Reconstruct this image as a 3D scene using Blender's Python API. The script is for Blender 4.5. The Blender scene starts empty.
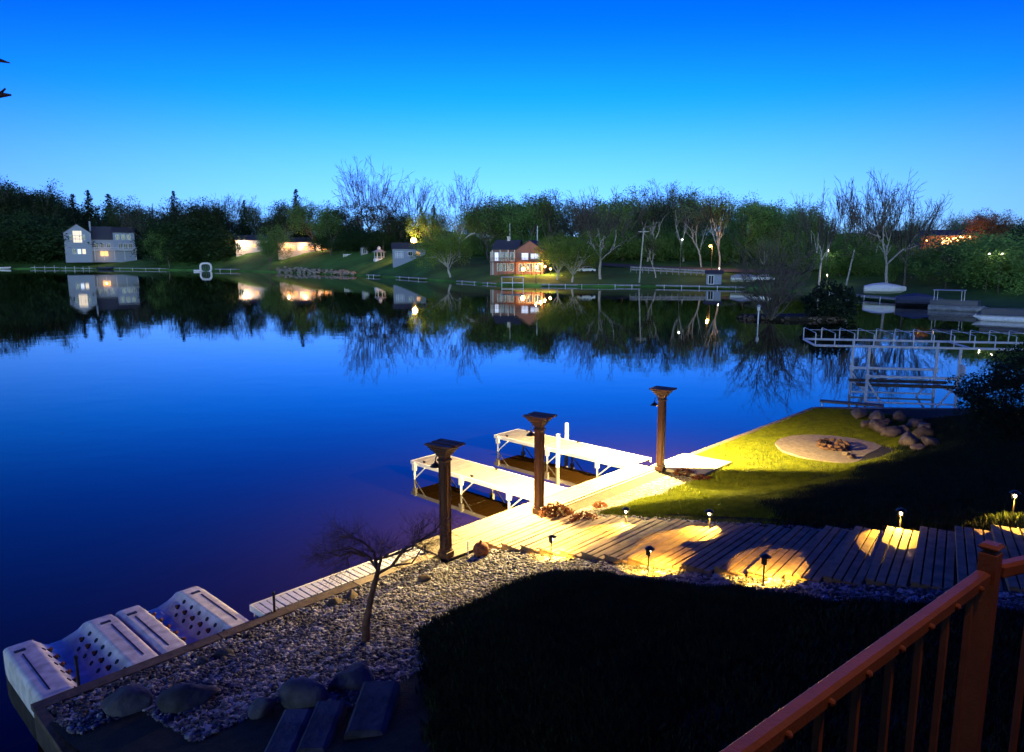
import bpy, math, random
import numpy as np
from mathutils import Vector, Matrix

S = bpy.context.scene
COL = S.collection
R = math.radians
pi = math.pi

# ------------------------------------------------------------------ camera, sky, exposure
F, YH, CH = 740.0, 252.0, 7.7
PITCH = math.atan((376 - YH) / F)
cam = bpy.data.objects.new('camera', bpy.data.cameras.new('camera'))
COL.objects.link(cam)
cam.location = (0, 0, CH)
cam.rotation_euler = (pi / 2 - PITCH, 0, 0)
cam.data.sensor_width = 36
cam.data.lens = 36 * F / 1024
cam.data.clip_start = 0.05
cam.data.clip_end = 6000
S.camera = cam

W = bpy.data.worlds.new('World')
S.world = W
W.use_nodes = True
wn = W.node_tree
bg = wn.nodes['Background']
sky = wn.nodes.new('ShaderNodeTexSky')
sky.sky_type = 'NISHITA'
sky.sun_disc = False
sky.sun_elevation = R(4)
sky.sun_rotation = R(180)
sky.air_density = 1.0
sky.dust_density = 0.0
sky.ozone_density = 10.0
bg.inputs[1].default_value = 0.1

# after sunset: no direct sun; the sky is brightest low over the far bank and dims overhead and behind
tcw = wn.nodes.new('ShaderNodeTexCoord')
sep = wn.nodes.new('ShaderNodeSeparateXYZ')
wn.links.new(tcw.outputs['Generated'], sep.inputs[0])
mz = wn.nodes.new('ShaderNodeMapRange')
for i_, v_ in ((1, 0.20), (2, 0.54), (3, 1.0), (4, 0.0)):
    mz.inputs[i_].default_value = v_
wn.links.new(sep.outputs['Z'], mz.inputs[0])
my = wn.nodes.new('ShaderNodeMapRange')
for i_, v_ in ((1, -0.5), (2, 0.6), (3, 1.0), (4, 1.0)):
    my.inputs[i_].default_value = v_
wn.links.new(sep.outputs['Y'], my.inputs[0])
mm = wn.nodes.new('ShaderNodeMath')
mm.operation = 'MULTIPLY'
wn.links.new(mz.outputs[0], mm.inputs[0])
wn.links.new(my.outputs[0], mm.inputs[1])
zen = wn.nodes.new('ShaderNodeMix')
zen.data_type = 'RGBA'
zen.inputs['A'].default_value = (0.03, 0.09, 0.40, 1)      # deeper blue overhead
zen.inputs['B'].default_value = (1, 1, 1, 1)
wn.links.new(mm.outputs[0], zen.inputs['Factor'])
tint = wn.nodes.new('ShaderNodeVectorMath')
tint.operation = 'MULTIPLY'
wn.links.new(sky.outputs[0], tint.inputs[0])
wn.links.new(zen.outputs['Result'], tint.inputs[1])
glow = wn.nodes.new('ShaderNodeMapRange')
glow.interpolation_type = 'SMOOTHSTEP'
for i_, v_ in ((1, 0.0), (2, 0.30), (3, 1.0), (4, 0.0)):
    glow.inputs[i_].default_value = v_
wn.links.new(sep.outputs['Z'], glow.inputs[0])
gadd = wn.nodes.new('ShaderNodeMix')
gadd.data_type = 'RGBA'
gadd.blend_type = 'ADD'
gadd.inputs['B'].default_value = (0.05, 0.74, 1.0, 1)
wn.links.new(glow.outputs[0], gadd.inputs['Factor'])
wn.links.new(tint.outputs[0], gadd.inputs['A'])
# a little less bright away from the after-glow, and a deeper blue overall
sx = wn.nodes.new('ShaderNodeMath')
sx.operation = 'MULTIPLY'
wn.links.new(sep.outputs['X'], sx.inputs[0])
wn.links.new(sep.outputs['X'], sx.inputs[1])
sm = wn.nodes.new('ShaderNodeMapRange')
for i_, v_ in ((1, 0.0), (2, 0.4), (3, 1.0), (4, 0.60)):
    sm.inputs[i_].default_value = v_
wn.links.new(sx.outputs[0], sm.inputs[0])
deep = wn.nodes.new('ShaderNodeVectorMath')
deep.operation = 'MULTIPLY'
deep.inputs[1].default_value = (1.0, 0.84, 1.12)
glow2 = wn.nodes.new('ShaderNodeMapRange')
glow2.interpolation_type = 'SMOOTHSTEP'
for i_, v_ in ((1, 0.0), (2, 0.20), (3, 1.0), (4, 0.0)):
    glow2.inputs[i_].default_value = v_
wn.links.new(sep.outputs['Z'], glow2.inputs[0])
gadd2 = wn.nodes.new('ShaderNodeMix')
gadd2.data_type = 'RGBA'
gadd2.blend_type = 'ADD'
gadd2.inputs['B'].default_value = (0.44, 0.10, 0.1, 1)
wn.links.new(glow2.outputs[0], gadd2.inputs['Factor'])
wn.links.new(gadd.outputs['Result'], gadd2.inputs['A'])
wn.links.new(gadd2.outputs['Result'], deep.inputs[0])
fin = wn.nodes.new('ShaderNodeVectorMath')
fin.operation = 'SCALE'
wn.links.new(deep.outputs[0], fin.inputs[0])
wn.links.new(sm.outputs[0], fin.inputs['Scale'])
# the last daylight low in the west, behind the house: it lights the far bank
wz = wn.nodes.new('ShaderNodeMapRange')
wz.interpolation_type = 'SMOOTHSTEP'
for i_, v_ in ((1, 0.0), (2, 0.34), (3, 1.0), (4, 0.0)):
    wz.inputs[i_].default_value = v_
wn.links.new(sep.outputs['Z'], wz.inputs[0])
wy = wn.nodes.new('ShaderNodeMapRange')
wy.interpolation_type = 'SMOOTHSTEP'
for i_, v_ in ((1, -0.75), (2, -0.15), (3, 1.0), (4, 0.0)):
    wy.inputs[i_].default_value = v_
wn.links.new(sep.outputs['Y'], wy.inputs[0])
wf = wn.nodes.new('ShaderNodeMath')
wf.operation = 'MULTIPLY'
wn.links.new(wz.outputs[0], wf.inputs[0])
wn.links.new(wy.outputs[0], wf.inputs[1])
west = wn.nodes.new('ShaderNodeMix')
west.data_type = 'RGBA'
west.blend_type = 'ADD'
west.inputs['B'].default_value = (5.0, 6.6, 5.0, 1)
wn.links.new(wf.outputs[0], west.inputs['Factor'])
wn.links.new(fin.outputs[0], west.inputs['A'])
wn.links.new(west.outputs['Result'], bg.inputs[0])

S.view_settings.view_transform = 'Standard'
S.view_settings.look = 'None'
S.view_settings.gamma = 1
S.view_settings.exposure = 2.95
S.cycles.max_bounces = 6
S.cycles.diffuse_bounces = 2
S.cycles.glossy_bounces = 3
S.cycles.transparent_max_bounces = 6
S.cycles.caustics_reflective = False
S.cycles.caustics_refractive = False


def at(px, py, z):
    """ground point (at height z) seen at a pixel of the photograph"""
    xc = (px - 512) / F
    yc = -(py - 376) / F
    dy = math.cos(PITCH) + yc * math.sin(PITCH)
    dz = -math.sin(PITCH) + yc * math.cos(PITCH)
    t = (z - CH) / dz
    return Vector((xc * t, dy * t, z))


def far(px, py, depth):
    """point at a given distance whose bearing and height are read off the photograph"""
    xc = (px - 512) / F
    yc = -(py - 376) / F
    dy = math.cos(PITCH) + yc * math.sin(PITCH)
    dz = -math.sin(PITCH) + yc * math.cos(PITCH)
    t = depth / dy
    return Vector((xc * t, depth, CH + dz * t))


# shore frame: u runs along the seawall (away to the right), s runs inland
O = (-4.83, 13.65)
T = (0.686, 0.727)
N = (0.727, -0.686)


def us(u, s, z=0.0):
    return Vector((O[0] + T[0] * u + N[0] * s, O[1] + T[1] * u + N[1] * s, z))


def to_us(x, y):
    dx, dy = x - O[0], y - O[1]
    return dx * T[0] + dy * T[1], dx * N[0] + dy * N[1]


RT = math.atan2(T[1], T[0])          # heading of the seawall


# ------------------------------------------------------------------ materials
def M(name, col, rough=0.75, var=0.25, scale=6.0, bump=0.0, bscale=None, metal=0.0, stretch=None, rnd=0.0, coords='Object', spec=0.3):
    m = bpy.data.materials.new(name)
    m.use_nodes = True
    nt = m.node_tree
    b = nt.nodes['Principled BSDF']
    b.inputs['Roughness'].default_value = rough
    b.inputs['Metallic'].default_value = metal
    b.inputs['Specular IOR Level'].default_value = spec
    tc = nt.nodes.new('ShaderNodeTexCoord')
    mp = nt.nodes.new('ShaderNodeMapping')
    if stretch:
        mp.inputs['Scale'].default_value = stretch
    nt.links.new(tc.outputs[coords], mp.inputs[0])
    nz = nt.nodes.new('ShaderNodeTexNoise')
    nz.inputs['Scale'].default_value = scale
    nz.inputs['Detail'].default_value = 5
    nt.links.new(mp.outputs[0], nz.inputs['Vector'])
    rp = nt.nodes.new('ShaderNodeValToRGB')
    rp.color_ramp.elements[0].position = 0.3
    rp.color_ramp.elements[1].position = 0.7
    rp.color_ramp.elements[0].color = [max(0, c * (1 - var)) for c in col] + [1]
    rp.color_ramp.elements[1].color = [min(1, c * (1 + var)) for c in col] + [1]
    nt.links.new(nz.outputs[0], rp.inputs[0])
    last = rp.outputs[0]
    if rnd:
        oi = nt.nodes.new('ShaderNodeObjectInfo')
        mr = nt.nodes.new('ShaderNodeMapRange')
        mr.inputs[3].default_value = 1 - rnd
        mr.inputs[4].default_value = 1 + rnd
        nt.links.new(oi.outputs['Random'], mr.inputs[0])
        hs = nt.nodes.new('ShaderNodeHueSaturation')
        nt.links.new(mr.outputs[0], hs.inputs['Value'])
        nt.links.new(last, hs.inputs['Color'])
        last = hs.outputs[0]
    nt.links.new(last, b.inputs['Base Color'])
    if bump:
        nb = nt.nodes.new('ShaderNodeTexNoise')
        nb.inputs['Scale'].default_value = bscale or scale * 4
        nb.inputs['Detail'].default_value = 6
        nt.links.new(mp.outputs[0], nb.inputs['Vector'])
        bp = nt.nodes.new('ShaderNodeBump')
        bp.inputs['Strength'].default_value = bump
        bp.inputs['Distance'].default_value = 0.05
        nt.links.new(nb.outputs[0], bp.inputs['Height'])
        nt.links.new(bp.outputs[0], b.inputs['Normal'])
    return m


def E(name, col, strength):
    m = bpy.data.materials.new(name)
    m.use_nodes = True
    b = m.node_tree.nodes['Principled BSDF']
    b.inputs['Base Color'].default_value = (*col, 1)
    b.inputs['Emission Color'].default_value = (*col, 1)
    b.inputs['Emission Strength'].default_value = strength
    return m


def stone_mat(name, cols, scale):
    """each pebble picks its own colour from a voronoi cell"""
    m = bpy.data.materials.new(name)
    m.use_nodes = True
    nt = m.node_tree
    b = nt.nodes['Principled BSDF']
    b.inputs['Roughness'].default_value = 0.75
    tc = nt.nodes.new('ShaderNodeTexCoord')
    v = nt.nodes.new('ShaderNodeTexVoronoi')
    v.inputs['Scale'].default_value = scale
    nt.links.new(tc.outputs['Object'], v.inputs['Vector'])
    sp = nt.nodes.new('ShaderNodeSeparateColor')
    nt.links.new(v.outputs['Color'], sp.inputs[0])
    rp = nt.nodes.new('ShaderNodeValToRGB')
    rp.color_ramp.interpolation = 'LINEAR'
    n = len(cols)
    while len(rp.color_ramp.elements) < n:
        rp.color_ramp.elements.new(0.5)
    for i, c in enumerate(cols):
        rp.color_ramp.elements[i].position = i / (n - 1)
        rp.color_ramp.elements[i].color = (*c, 1)
    nt.links.new(sp.outputs[0], rp.inputs[0])
    nt.links.new(rp.outputs[0], b.inputs['Base Color'])
    return m


def leaf_mat(name, c0, c1, scale=0.35, rnd=0.25, thru=0.45):
    """foliage: patches of two leaf colours, some light through the leaves"""
    m = M(name, c0, 0.7, 0, scale, rnd=rnd)
    nt = m.node_tree
    rp = [n for n in nt.nodes if n.type == 'VALTORGB'][0]
    rp.color_ramp.elements[0].color = (*c0, 1)
    rp.color_ramp.elements[1].color = (*c1, 1)
    b = nt.nodes['Principled BSDF']
    src = b.inputs['Base Color'].links[0].from_socket
    tl_ = nt.nodes.new('ShaderNodeBsdfTranslucent')
    nt.links.new(src, tl_.inputs['Color'])
    mx = nt.nodes.new('ShaderNodeMixShader')
    mx.inputs[0].default_value = thru
    nt.links.new(b.outputs[0], mx.inputs[1])
    nt.links.new(tl_.outputs[0], mx.inputs[2])
    nt.links.new(mx.outputs[0], nt.nodes['Material Output'].inputs['Surface'])
    return m


MAT = {
    'bark': M('bark', (0.11, 0.095, 0.075), 0.9, 0.4, 3, rnd=0.3),
    'pale_bark': M('pale_bark', (0.42, 0.39, 0.34), 0.85, 0.35, 2.5, rnd=0.15),
    'twig': M('twig', (0.075, 0.065, 0.055), 0.9, 0.3, 2, rnd=0.3),
    'dark_bark': M('dark_bark', (0.17, 0.08, 0.05), 0.85, 0.4, 10),
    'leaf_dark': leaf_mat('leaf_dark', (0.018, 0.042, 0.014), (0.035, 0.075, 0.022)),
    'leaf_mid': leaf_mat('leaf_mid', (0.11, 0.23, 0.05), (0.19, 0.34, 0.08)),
    'leaf_spring': leaf_mat('leaf_spring', (0.14, 0.25, 0.03), (0.24, 0.34, 0.05)),
    'leaf_grey': leaf_mat('leaf_grey', (0.13, 0.23, 0.09), (0.21, 0.32, 0.13)),
    'leaf_rust': leaf_mat('leaf_rust', (0.16, 0.06, 0.025), (0.24, 0.10, 0.035)),
    'needle': leaf_mat('needle', (0.010, 0.022, 0.012), (0.022, 0.042, 0.02)),
    'shrub_rust': leaf_mat('shrub_rust', (0.12, 0.035, 0.015), (0.22, 0.08, 0.03), 8),
    'white_paint': M('white_paint', (0.72, 0.72, 0.72), 0.5, 0.06, 3),
    'white_siding': M('white_siding', (0.27, 0.30, 0.37), 0.6, 0.08, 2, stretch=(0.3, 0.3, 12)),
    'cream': M('cream', (0.66, 0.58, 0.48), 0.7, 0.08, 2),
    'brick': M('brick', (0.30, 0.16, 0.12), 0.85, 0.3, 9, stretch=(1, 1, 3)),
    'brown_wood': M('brown_wood', (0.14, 0.065, 0.04), 0.7, 0.3, 4),
    'dark_roof': M('dark_roof', (0.06, 0.06, 0.075), 0.8, 0.35, 5),
    'dark': M('dark', (0.012, 0.012, 0.015), 0.6, 0.2, 5),
    'glass': M('glass', (0.02, 0.025, 0.035), 0.06, 0.1, 1, spec=0.6),
    'lit_pane': E('lit_pane', (1.0, 0.72, 0.45), 0.13),
    'warm_pane': E('warm_pane', (1.0, 0.45, 0.15), 0.16),
    'cool_pane': E('cool_pane', (0.8, 0.85, 1.0), 0.12),
    'bulb': E('bulb', (1.0, 0.68, 0.28), 12),
    'orange_bulb': E('orange_bulb', (1.0, 0.50, 0.12), 3),
    'white_bulb': E('white_bulb', (1.0, 0.86, 0.72), 1.0),
    'aluminium': M('aluminium', (0.62, 0.64, 0.66), 0.45, 0.1, 8, metal=0.25),
    'galvanised': M('galvanised', (0.74, 0.76, 0.78), 0.45, 0.15, 6),
    'deck_plank': M('deck_plank', (0.19, 0.165, 0.12), 0.75, 0.22, 3, bump=0.15, bscale=30, stretch=(1, 10, 1), rnd=0.05),
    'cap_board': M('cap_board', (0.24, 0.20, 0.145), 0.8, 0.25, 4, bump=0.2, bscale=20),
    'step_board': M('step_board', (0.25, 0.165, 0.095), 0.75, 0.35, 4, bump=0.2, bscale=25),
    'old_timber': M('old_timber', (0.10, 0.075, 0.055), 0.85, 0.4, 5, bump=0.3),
    'post_stain': M('post_stain', (0.07, 0.026, 0.015), 0.5, 0.35, 3, bump=0.15, bscale=30, stretch=(8, 8, 1)),
    'black_metal': M('black_metal', (0.02, 0.02, 0.022), 0.4, 0.2, 10, metal=0.3),
    'bronze': M('bronze', (0.20, 0.085, 0.028), 0.5, 0.15, 20, bump=0.12, bscale=180),
    'rust': M('rust', (0.26, 0.09, 0.04), 0.8, 0.45, 14, bump=0.3),
    'soil': M('soil', (0.022, 0.02, 0.011), 0.95, 0.4, 6, bump=0.5, bscale=30),
    'sheet_pile': M('sheet_pile', (0.06, 0.05, 0.045), 0.8, 0.4, 3),
    'dock_panel': M('dock_panel', (0.25, 0.245, 0.23), 0.6, 0.2, 4, bump=0.1, bscale=30, stretch=(1, 6, 1)),
    'float_plastic': M('float_plastic', (0.66, 0.64, 0.62), 0.65, 0.3, 4, bump=0.08, bscale=60),
    'lawn_far': M('lawn_far', (0.06, 0.16, 0.03), 0.95, 0.4, 0.12),
    'asphalt': M('asphalt', (0.10, 0.10, 0.105), 0.85, 0.2, 3),
    'concrete': M('concrete', (0.25, 0.23, 0.18), 0.85, 0.15, 3, bump=0.15, bscale=40),
    'sand': M('sand', (0.29, 0.24, 0.19), 0.95, 0.25, 8, bump=0.5, bscale=60),
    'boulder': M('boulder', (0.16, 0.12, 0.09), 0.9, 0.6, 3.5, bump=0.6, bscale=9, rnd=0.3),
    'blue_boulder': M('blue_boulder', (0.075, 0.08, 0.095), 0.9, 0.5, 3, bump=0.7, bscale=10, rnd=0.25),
    'ring_stone': M('ring_stone', (0.11, 0.06, 0.04), 0.9, 0.4, 9, bump=0.4, rnd=0.3),
    'pebble': stone_mat('pebble', [(0.02, 0.02, 0.025), (0.065, 0.062, 0.07), (0.14, 0.135, 0.15), (0.36, 0.36, 0.40)], 9),
    'fine_gravel': stone_mat('fine_gravel', [(0.025, 0.02, 0.015), (0.09, 0.075, 0.06), (0.20, 0.18, 0.15)], 22),
    'boat_blue': M('boat_blue', (0.05, 0.06, 0.10), 0.35, 0.1, 2),
    'weathered': M('weathered', (0.26, 0.27, 0.28), 0.8, 0.3, 2),
    'canvas': M('canvas', (0.30, 0.32, 0.36), 0.8, 0.1, 3),
    'car_paint': M('car_paint', (0.45, 0.46, 0.5), 0.3, 0.05, 2, metal=0.3),
    'car_dark': M('car_dark', (0.08, 0.08, 0.1), 0.3, 0.1, 2, metal=0.3),
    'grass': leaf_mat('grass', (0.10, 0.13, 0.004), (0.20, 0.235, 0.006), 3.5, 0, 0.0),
    'shaded_lawn': leaf_mat('shaded_lawn', (0.008, 0.018, 0.005), (0.018, 0.034, 0.008), 4, 0, 0.0),  # near-black copy of the lawn: shade of the unlit slopes put into colour
}

# water: a still, dark, slightly murky lake
wm = bpy.data.materials.new('lake_water')
wm.use_nodes = True
nt = wm.node_tree
b = nt.nodes['Principled BSDF']
b.inputs['Base Color'].default_value = (0.008, 0.004, 0.001, 1)
b.inputs['Roughness'].default_value = 0.015
b.inputs['IOR'].default_value = 1.333
tc = nt.nodes.new('ShaderNodeTexCoord')
hs_ = []
for sc, st in ((0.35, (1, 1.4, 1)), (2.2, (1, 1.3, 1))):
    mp = nt.nodes.new('ShaderNodeMapping')
    mp.inputs['Scale'].default_value = st
    nz = nt.nodes.new('ShaderNodeTexNoise')
    nz.inputs['Scale'].default_value = sc
    nz.inputs['Detail'].default_value = 3
    nt.links.new(tc.outputs['Object'], mp.inputs[0])
    nt.links.new(mp.outputs[0], nz.inputs['Vector'])
    hs_.append(nz)
ad = nt.nodes.new('ShaderNodeMath')
ad.operation = 'MULTIPLY_ADD'
ad.inputs[1].default_value = 0.12
nt.links.new(hs_[1].outputs[0], ad.inputs[0])
nt.links.new(hs_[0].outputs[0], ad.inputs[2])
bp = nt.nodes.new('ShaderNodeBump')
bp.inputs['Strength'].default_value = 1.0
bp.inputs['Distance'].default_value = 0.0045
nt.links.new(ad.outputs[0], bp.inputs['Height'])
nt.links.new(bp.outputs[0], b.inputs['Normal'])
MAT['water'] = wm


# ------------------------------------------------------------------ mesh builder
class MB:
    def __init__(self):
        self.v = []
        self.f = []
        self.mi = []
        self.cur = 0

    def add(self, vs, fs):
        o = len(self.v)
        self.v += [tuple(p) for p in vs]
        self.f += [tuple(i + o for i in q) for q in fs]
        self.mi += [self.cur] * len(fs)
        return self

    def box(self, x0, x1, y0, y1, z0, z1, mat=None, bev=0.0):
        if bev:
            e = bev
            xs = [(x0 + e, x1 - e, y0 + e, y1 - e, z0), (x0, x1, y0, y1, z0 + e), (x0, x1, y0, y1, z1 - e), (x0 + e, x1 - e, y0 + e, y1 - e, z1)]
            vs = []
            for a0, a1, b0, b1, z in xs:
                vs += [(a0, b0, z), (a1, b0, z), (a1, b1, z), (a0, b1, z)]
            fs = [(3, 2, 1, 0), (12, 13, 14, 15)]
            for k in range(3):
                for i in range(4):
                    j = (i + 1) % 4
                    fs.append((4 * k + i, 4 * k + j, 4 * k + 4 + j, 4 * k + 4 + i))
        else:
            vs = [(x0, y0, z0), (x1, y0, z0), (x1, y1, z0), (x0, y1, z0), (x0, y0, z1), (x1, y0, z1), (x1, y1, z1), (x0, y1, z1)]
            fs = [(3, 2, 1, 0), (4, 5, 6, 7), (0, 1, 5, 4), (1, 2, 6, 5), (2, 3, 7, 6), (3, 0, 4, 7)]
        if mat is not None:
            vs = [mat @ Vector(p) for p in vs]
        return self.add(vs, fs)

    def prism(self, poly, z0, z1):
        n = len(poly)
        vs = [(p[0], p[1], z0) for p in poly] + [(p[0], p[1], z1) for p in poly]
        fs = [tuple(range(n - 1, -1, -1)), tuple(range(n, 2 * n))]
        fs += [(i, (i + 1) % n, n + (i + 1) % n, n + i) for i in range(n)]
        return self.add(vs, fs)

    def tube(self, pts, rad, sides=8, cap=True):
        pts = [Vector(p) for p in pts]
        n = len(pts)
        rad = rad if isinstance(rad, (list, tuple)) else [rad] * n
        vs, fs = [], []
        up = None
        for i, p in enumerate(pts):
            d = (pts[min(i + 1, n - 1)] - pts[max(i - 1, 0)])
            d = d.normalized() if d.length > 1e-9 else Vector((0, 0, 1))
            if up is None:
                a = Vector((0, 0, 1)) if abs(d.z) < 0.9 else Vector((1, 0, 0))
                up = d.cross(a).normalized()
            up = (up - d * up.dot(d))
            up = up.normalized() if up.length > 1e-6 else d.orthogonal().normalized()
            w = d.cross(up)
            for k in range(sides):
                t = 2 * pi * (k + 0.5) / sides
                vs.append(p + (up * math.cos(t) + w * math.sin(t)) * rad[i])
        for i in range(n - 1):
            for k in range(sides):
                q = (k + 1) % sides
                fs.append((i * sides + k, i * sides + q, (i + 1) * sides + q, (i + 1) * sides + k))
        if cap:
            fs.append(tuple(range(sides - 1, -1, -1)))
            fs.append(tuple((n - 1) * sides + k for k in range(sides)))
        return self.add(vs, fs)

    def lathe(self, prof, n=16, c=(0, 0, 0)):
        vs, fs = [], []
        for r, z in prof:
            for k in range(n):
                t = 2 * pi * k / n
                vs.append((c[0] + r * math.cos(t), c[1] + r * math.sin(t), c[2] + z))
        m = len(prof)
        for i in range(m - 1):
            for k in range(n):
                q = (k + 1) % n
                fs.append((i * n + k, i * n + q, (i + 1) * n + q, (i + 1) * n + k))
        fs.append(tuple(range(n - 1, -1, -1)))
        fs.append(tuple((m - 1) * n + k for k in range(n)))
        return self.add(vs, fs)

    def build(self, name, mat, parent=None, smooth=False, mats=None):
        me = bpy.data.meshes.new(name)
        me.from_pydata(self.v, [], self.f)
        me.materials.append(mat)
        if mats:
            for m in mats:
                me.materials.append(m)
            me.polygons.foreach_set('material_index', self.mi)
        if smooth:
            me.polygons.foreach_set('use_smooth', [True] * len(me.polygons))
        me.update()
        o = bpy.data.objects.new(name, me)
        COL.objects.link(o)
        if parent:
            o.parent = parent
        return o


def raw_mesh(name, V, Fq, mat, parent=None, smooth=False, nper=None):
    """big meshes straight from numpy (all faces with the same corner count)"""
    V = np.asarray(V, np.float32)
    Fq = np.asarray(Fq, np.int32)
    me = bpy.data.meshes.new(name)
    me.vertices.add(len(V))
    me.vertices.foreach_set('co', V.ravel())
    k = Fq.shape[1]
    me.loops.add(Fq.size)
    me.loops.foreach_set('vertex_index', Fq.ravel())
    me.polygons.add(len(Fq))
    me.polygons.foreach_set('loop_start', np.arange(0, Fq.size, k, dtype=np.int32))
    me.polygons.foreach_set('loop_total', np.full(len(Fq), k, np.int32))
    if smooth:
        me.polygons.foreach_set('use_smooth', np.ones(len(Fq), bool))
    me.materials.append(mat)
    me.update(calc_edges=True)
    o = bpy.data.objects.new(name, me)
    COL.objects.link(o)
    if parent:
        o.parent = parent
    return o


def tag(o, label=None, cat=None, group=None, kind=None):
    if label:
        o['label'] = label
    if cat:
        o['category'] = cat
    if group:
        o['group'] = group
    if kind:
        o['kind'] = kind
    return o


def thing(name, label, cat, loc=(0, 0, 0), rz=0.0, group=None):
    o = bpy.data.objects.new(name, None)
    o.empty_display_size = 0.3
    COL.objects.link(o)
    o.location = loc
    o.rotation_euler = (0, 0, rz)
    return tag(o, label, cat, group)


KIDS = {}


def kids(o):
    return [c for c in COL.objects if c.parent == o]


def copy_tree(o, parent=None, cache={}):
    c = o.copy()
    COL.objects.link(c)
    if parent:
        c.parent = parent
    if o.name not in cache:
        cache[o.name] = kids(o)
    for ch in cache[o.name]:
        copy_tree(ch, c)
    return c


def lamp(parent, loc, power, col, radius=0.05, kind='POINT', size=None, blend=0.15, name='lamp_light', rot=(0, 0, 0)):
    d = bpy.data.lights.new(name, kind)
    d.energy = power
    d.color = col
    d.shadow_soft_size = radius
    if kind == 'SPOT':
        d.spot_size = size
        d.spot_blend = blend
    o = bpy.data.objects.new(name, d)
    COL.objects.link(o)
    o.location = loc
    o.rotation_euler = rot
    if parent:
        o.parent = parent
    return o


def facing(p):
    """turn local -y towards the viewpoint side of the lake"""
    return -math.atan2(p.x, p.y)


# ------------------------------------------------------------------ ground heights on the near shore
def sstep(a, b, x):
    t = min(1, max(0, (x - a) / (b - a)))
    return t * t * (3 - 2 * t)


def ground(u, s):
    k = sstep(9.0, 17.0, u)
    s0 = 0.6 * (1 - k) + 4.6 * k
    sl = 0.2 * (1 - k) + 0.26 * k
    z = 0.57 + sl * max(0.0, s - s0)
    if u > 9:
        z += 0.02 * max(0, min(s, 5) - 1)
    # grass mound on the near side of the gravel bed
    if u < 5.2:
        z += 0.22 * sstep(3.3, 5.0, s) * sstep(0.0, 2.5, u + (s - 3.3) * 0.5) * (1 - sstep(3.6, 5.0, u))
    if s > 12:
        z += 0.02 * (s - 12)
    return min(z, 6.0)


def lawn_mask(u, s):
    """True where grass grows"""
    w = 0.18 * math.sin(3.1 * u + 1.7 * s) + 0.1 * math.sin(7.3 * s - 2.2 * u)
    if u > 16.1:
        if s < 0.12:
            return False
        return not ((u - 20.4) ** 2 + (s - 3.46) ** 2 < 2.02 ** 2)
    if u > 8.75 + max(0, s - 9.5) * 0.3:
        if 13.75 < u and s < 1.75:
            return False
        return s > 1.6 + w * 0.3
    ub = 1.0 - (s - 3.4) * 0.75
    return s > 3.35 + 0.25 * abs(u - 2.6) ** 2 * 0.3 + w * 0.35 and u > ub + w * 0.6 and u < 4.35 + w * 0.5 + max(0, s - 7) * 0.22


# ------------------------------------------------------------------ setting: water, lake bed, near land, far shore
MB().box(-1500, 1500, -400, 2500, -2.5, -2.0).build('lake_bed', MAT['soil'])['kind'] = 'structure'
o = MB().add([(-1400, -300, 0), (1400, -300, 0), (1400, 1500, 0), (-1400, 1500, 0)], [(0, 1, 2, 3)]).build('water', MAT['water'])
o['kind'] = 'structure'


def land_edge(u):
    """seawall line in s for a given u"""
    return 0.02 if u > -4.0 else 3.2


CORNER = us(27.5, 0.0)


def near_land():
    us_ = sorted(set([round(-14 + 0.35 * i, 3) for i in range(0, 190)] + [-4.001, -3.999]))
    ss_ = sorted(set([0.02, 3.2] + [round(0.02 + 0.3 * i, 3) for i in range(1, 60)] + [18 + 1.5 * i for i in range(1, 12)]))
    V, idx, Fq, cols = [], {}, [], []
    for i, u in enumerate(us_):
        for j, s in enumerate(ss_):
            p = us(u, s)
            z = ground(u, s)
            # beyond the lawn corner the shoreline swings round to the right
            lim = CORNER.y - 0.05 * (p.x - CORNER.x) - 0.02
            if p.y > lim + 0.001 and u > 20:
                z = min(z, 0.57) if p.y < lim + 0.4 else -1.5
                if p.y < lim + 0.4:
                    p.y = lim
            elif u > 20:
                z = min(z, 0.57 + 0.24 * (lim - p.y))
            r = math.sin(u * 2.3 + s) * math.sin(s * 1.9 - u) * 0.015
            V.append((p.x, p.y, z + (r if s > 0.5 else 0)))
    n = len(ss_)
    for i in range(len(us_) - 1):
        for j in range(n - 1):
            if us_[i] < -4.0 and ss_[j] < 3.19:
                continue
            q = (i * n + j, i * n + j + 1, (i + 1) * n + j + 1, (i + 1) * n + j)
            if all(V[k][2] < -1 for k in q):
                continue
            Fq.append(q[::-1])
    o = raw_mesh('ground', V, Fq, MAT['soil'], smooth=True)
    return tag(o, kind='structure')


near_land()

# lake-side shoreline of the far bank, read along the water's edge from left to right
SHORE = [(-420, 266), (-200, 267), (0, 269), (60, 269), (110, 269.3), (170, 270.2), (240, 271.3), (300, 273), (345, 275), (400, 278), (440, 281),
         (480, 284), (520, 286), (560, 286.5), (600, 287), (640, 287), (690, 288), (740, 289), (790, 291), (820, 294), (850, 297), (900, 301), (950, 306), (1024, 316), (1120, 330), (1300, 352)]


def shore_depth(px):
    for (a, ya), (b, yb) in zip(SHORE, SHORE[1:]):
        if a <= px <= b:
            y = ya + (yb - ya) * (px - a) / (b - a)
            return at(px, y, 0).y
    return at(px, SHORE[-1][1], 0).y


def far_rise(px, d):
    """height of the far bank d metres behind its waterline"""
    a = 0.225 - 0.10 * sstep(440, 485, px) - 0.03 * sstep(760, 830, px)
    if px < 160:
        a = 0.13
    elif px < 215:
        a = 0.13 + 0.095 * sstep(160, 215, px)
    h = 0.45 + 0.06 * min(d, 4) + a * max(0, min(d, 35) - 4)
    h += 0.09 * max(0, min(d - 35, 110))
    if px > 760:
        h += 0.02 * max(0, min(d - 40, 90)) * sstep(760, 900, px)
    return h


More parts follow.
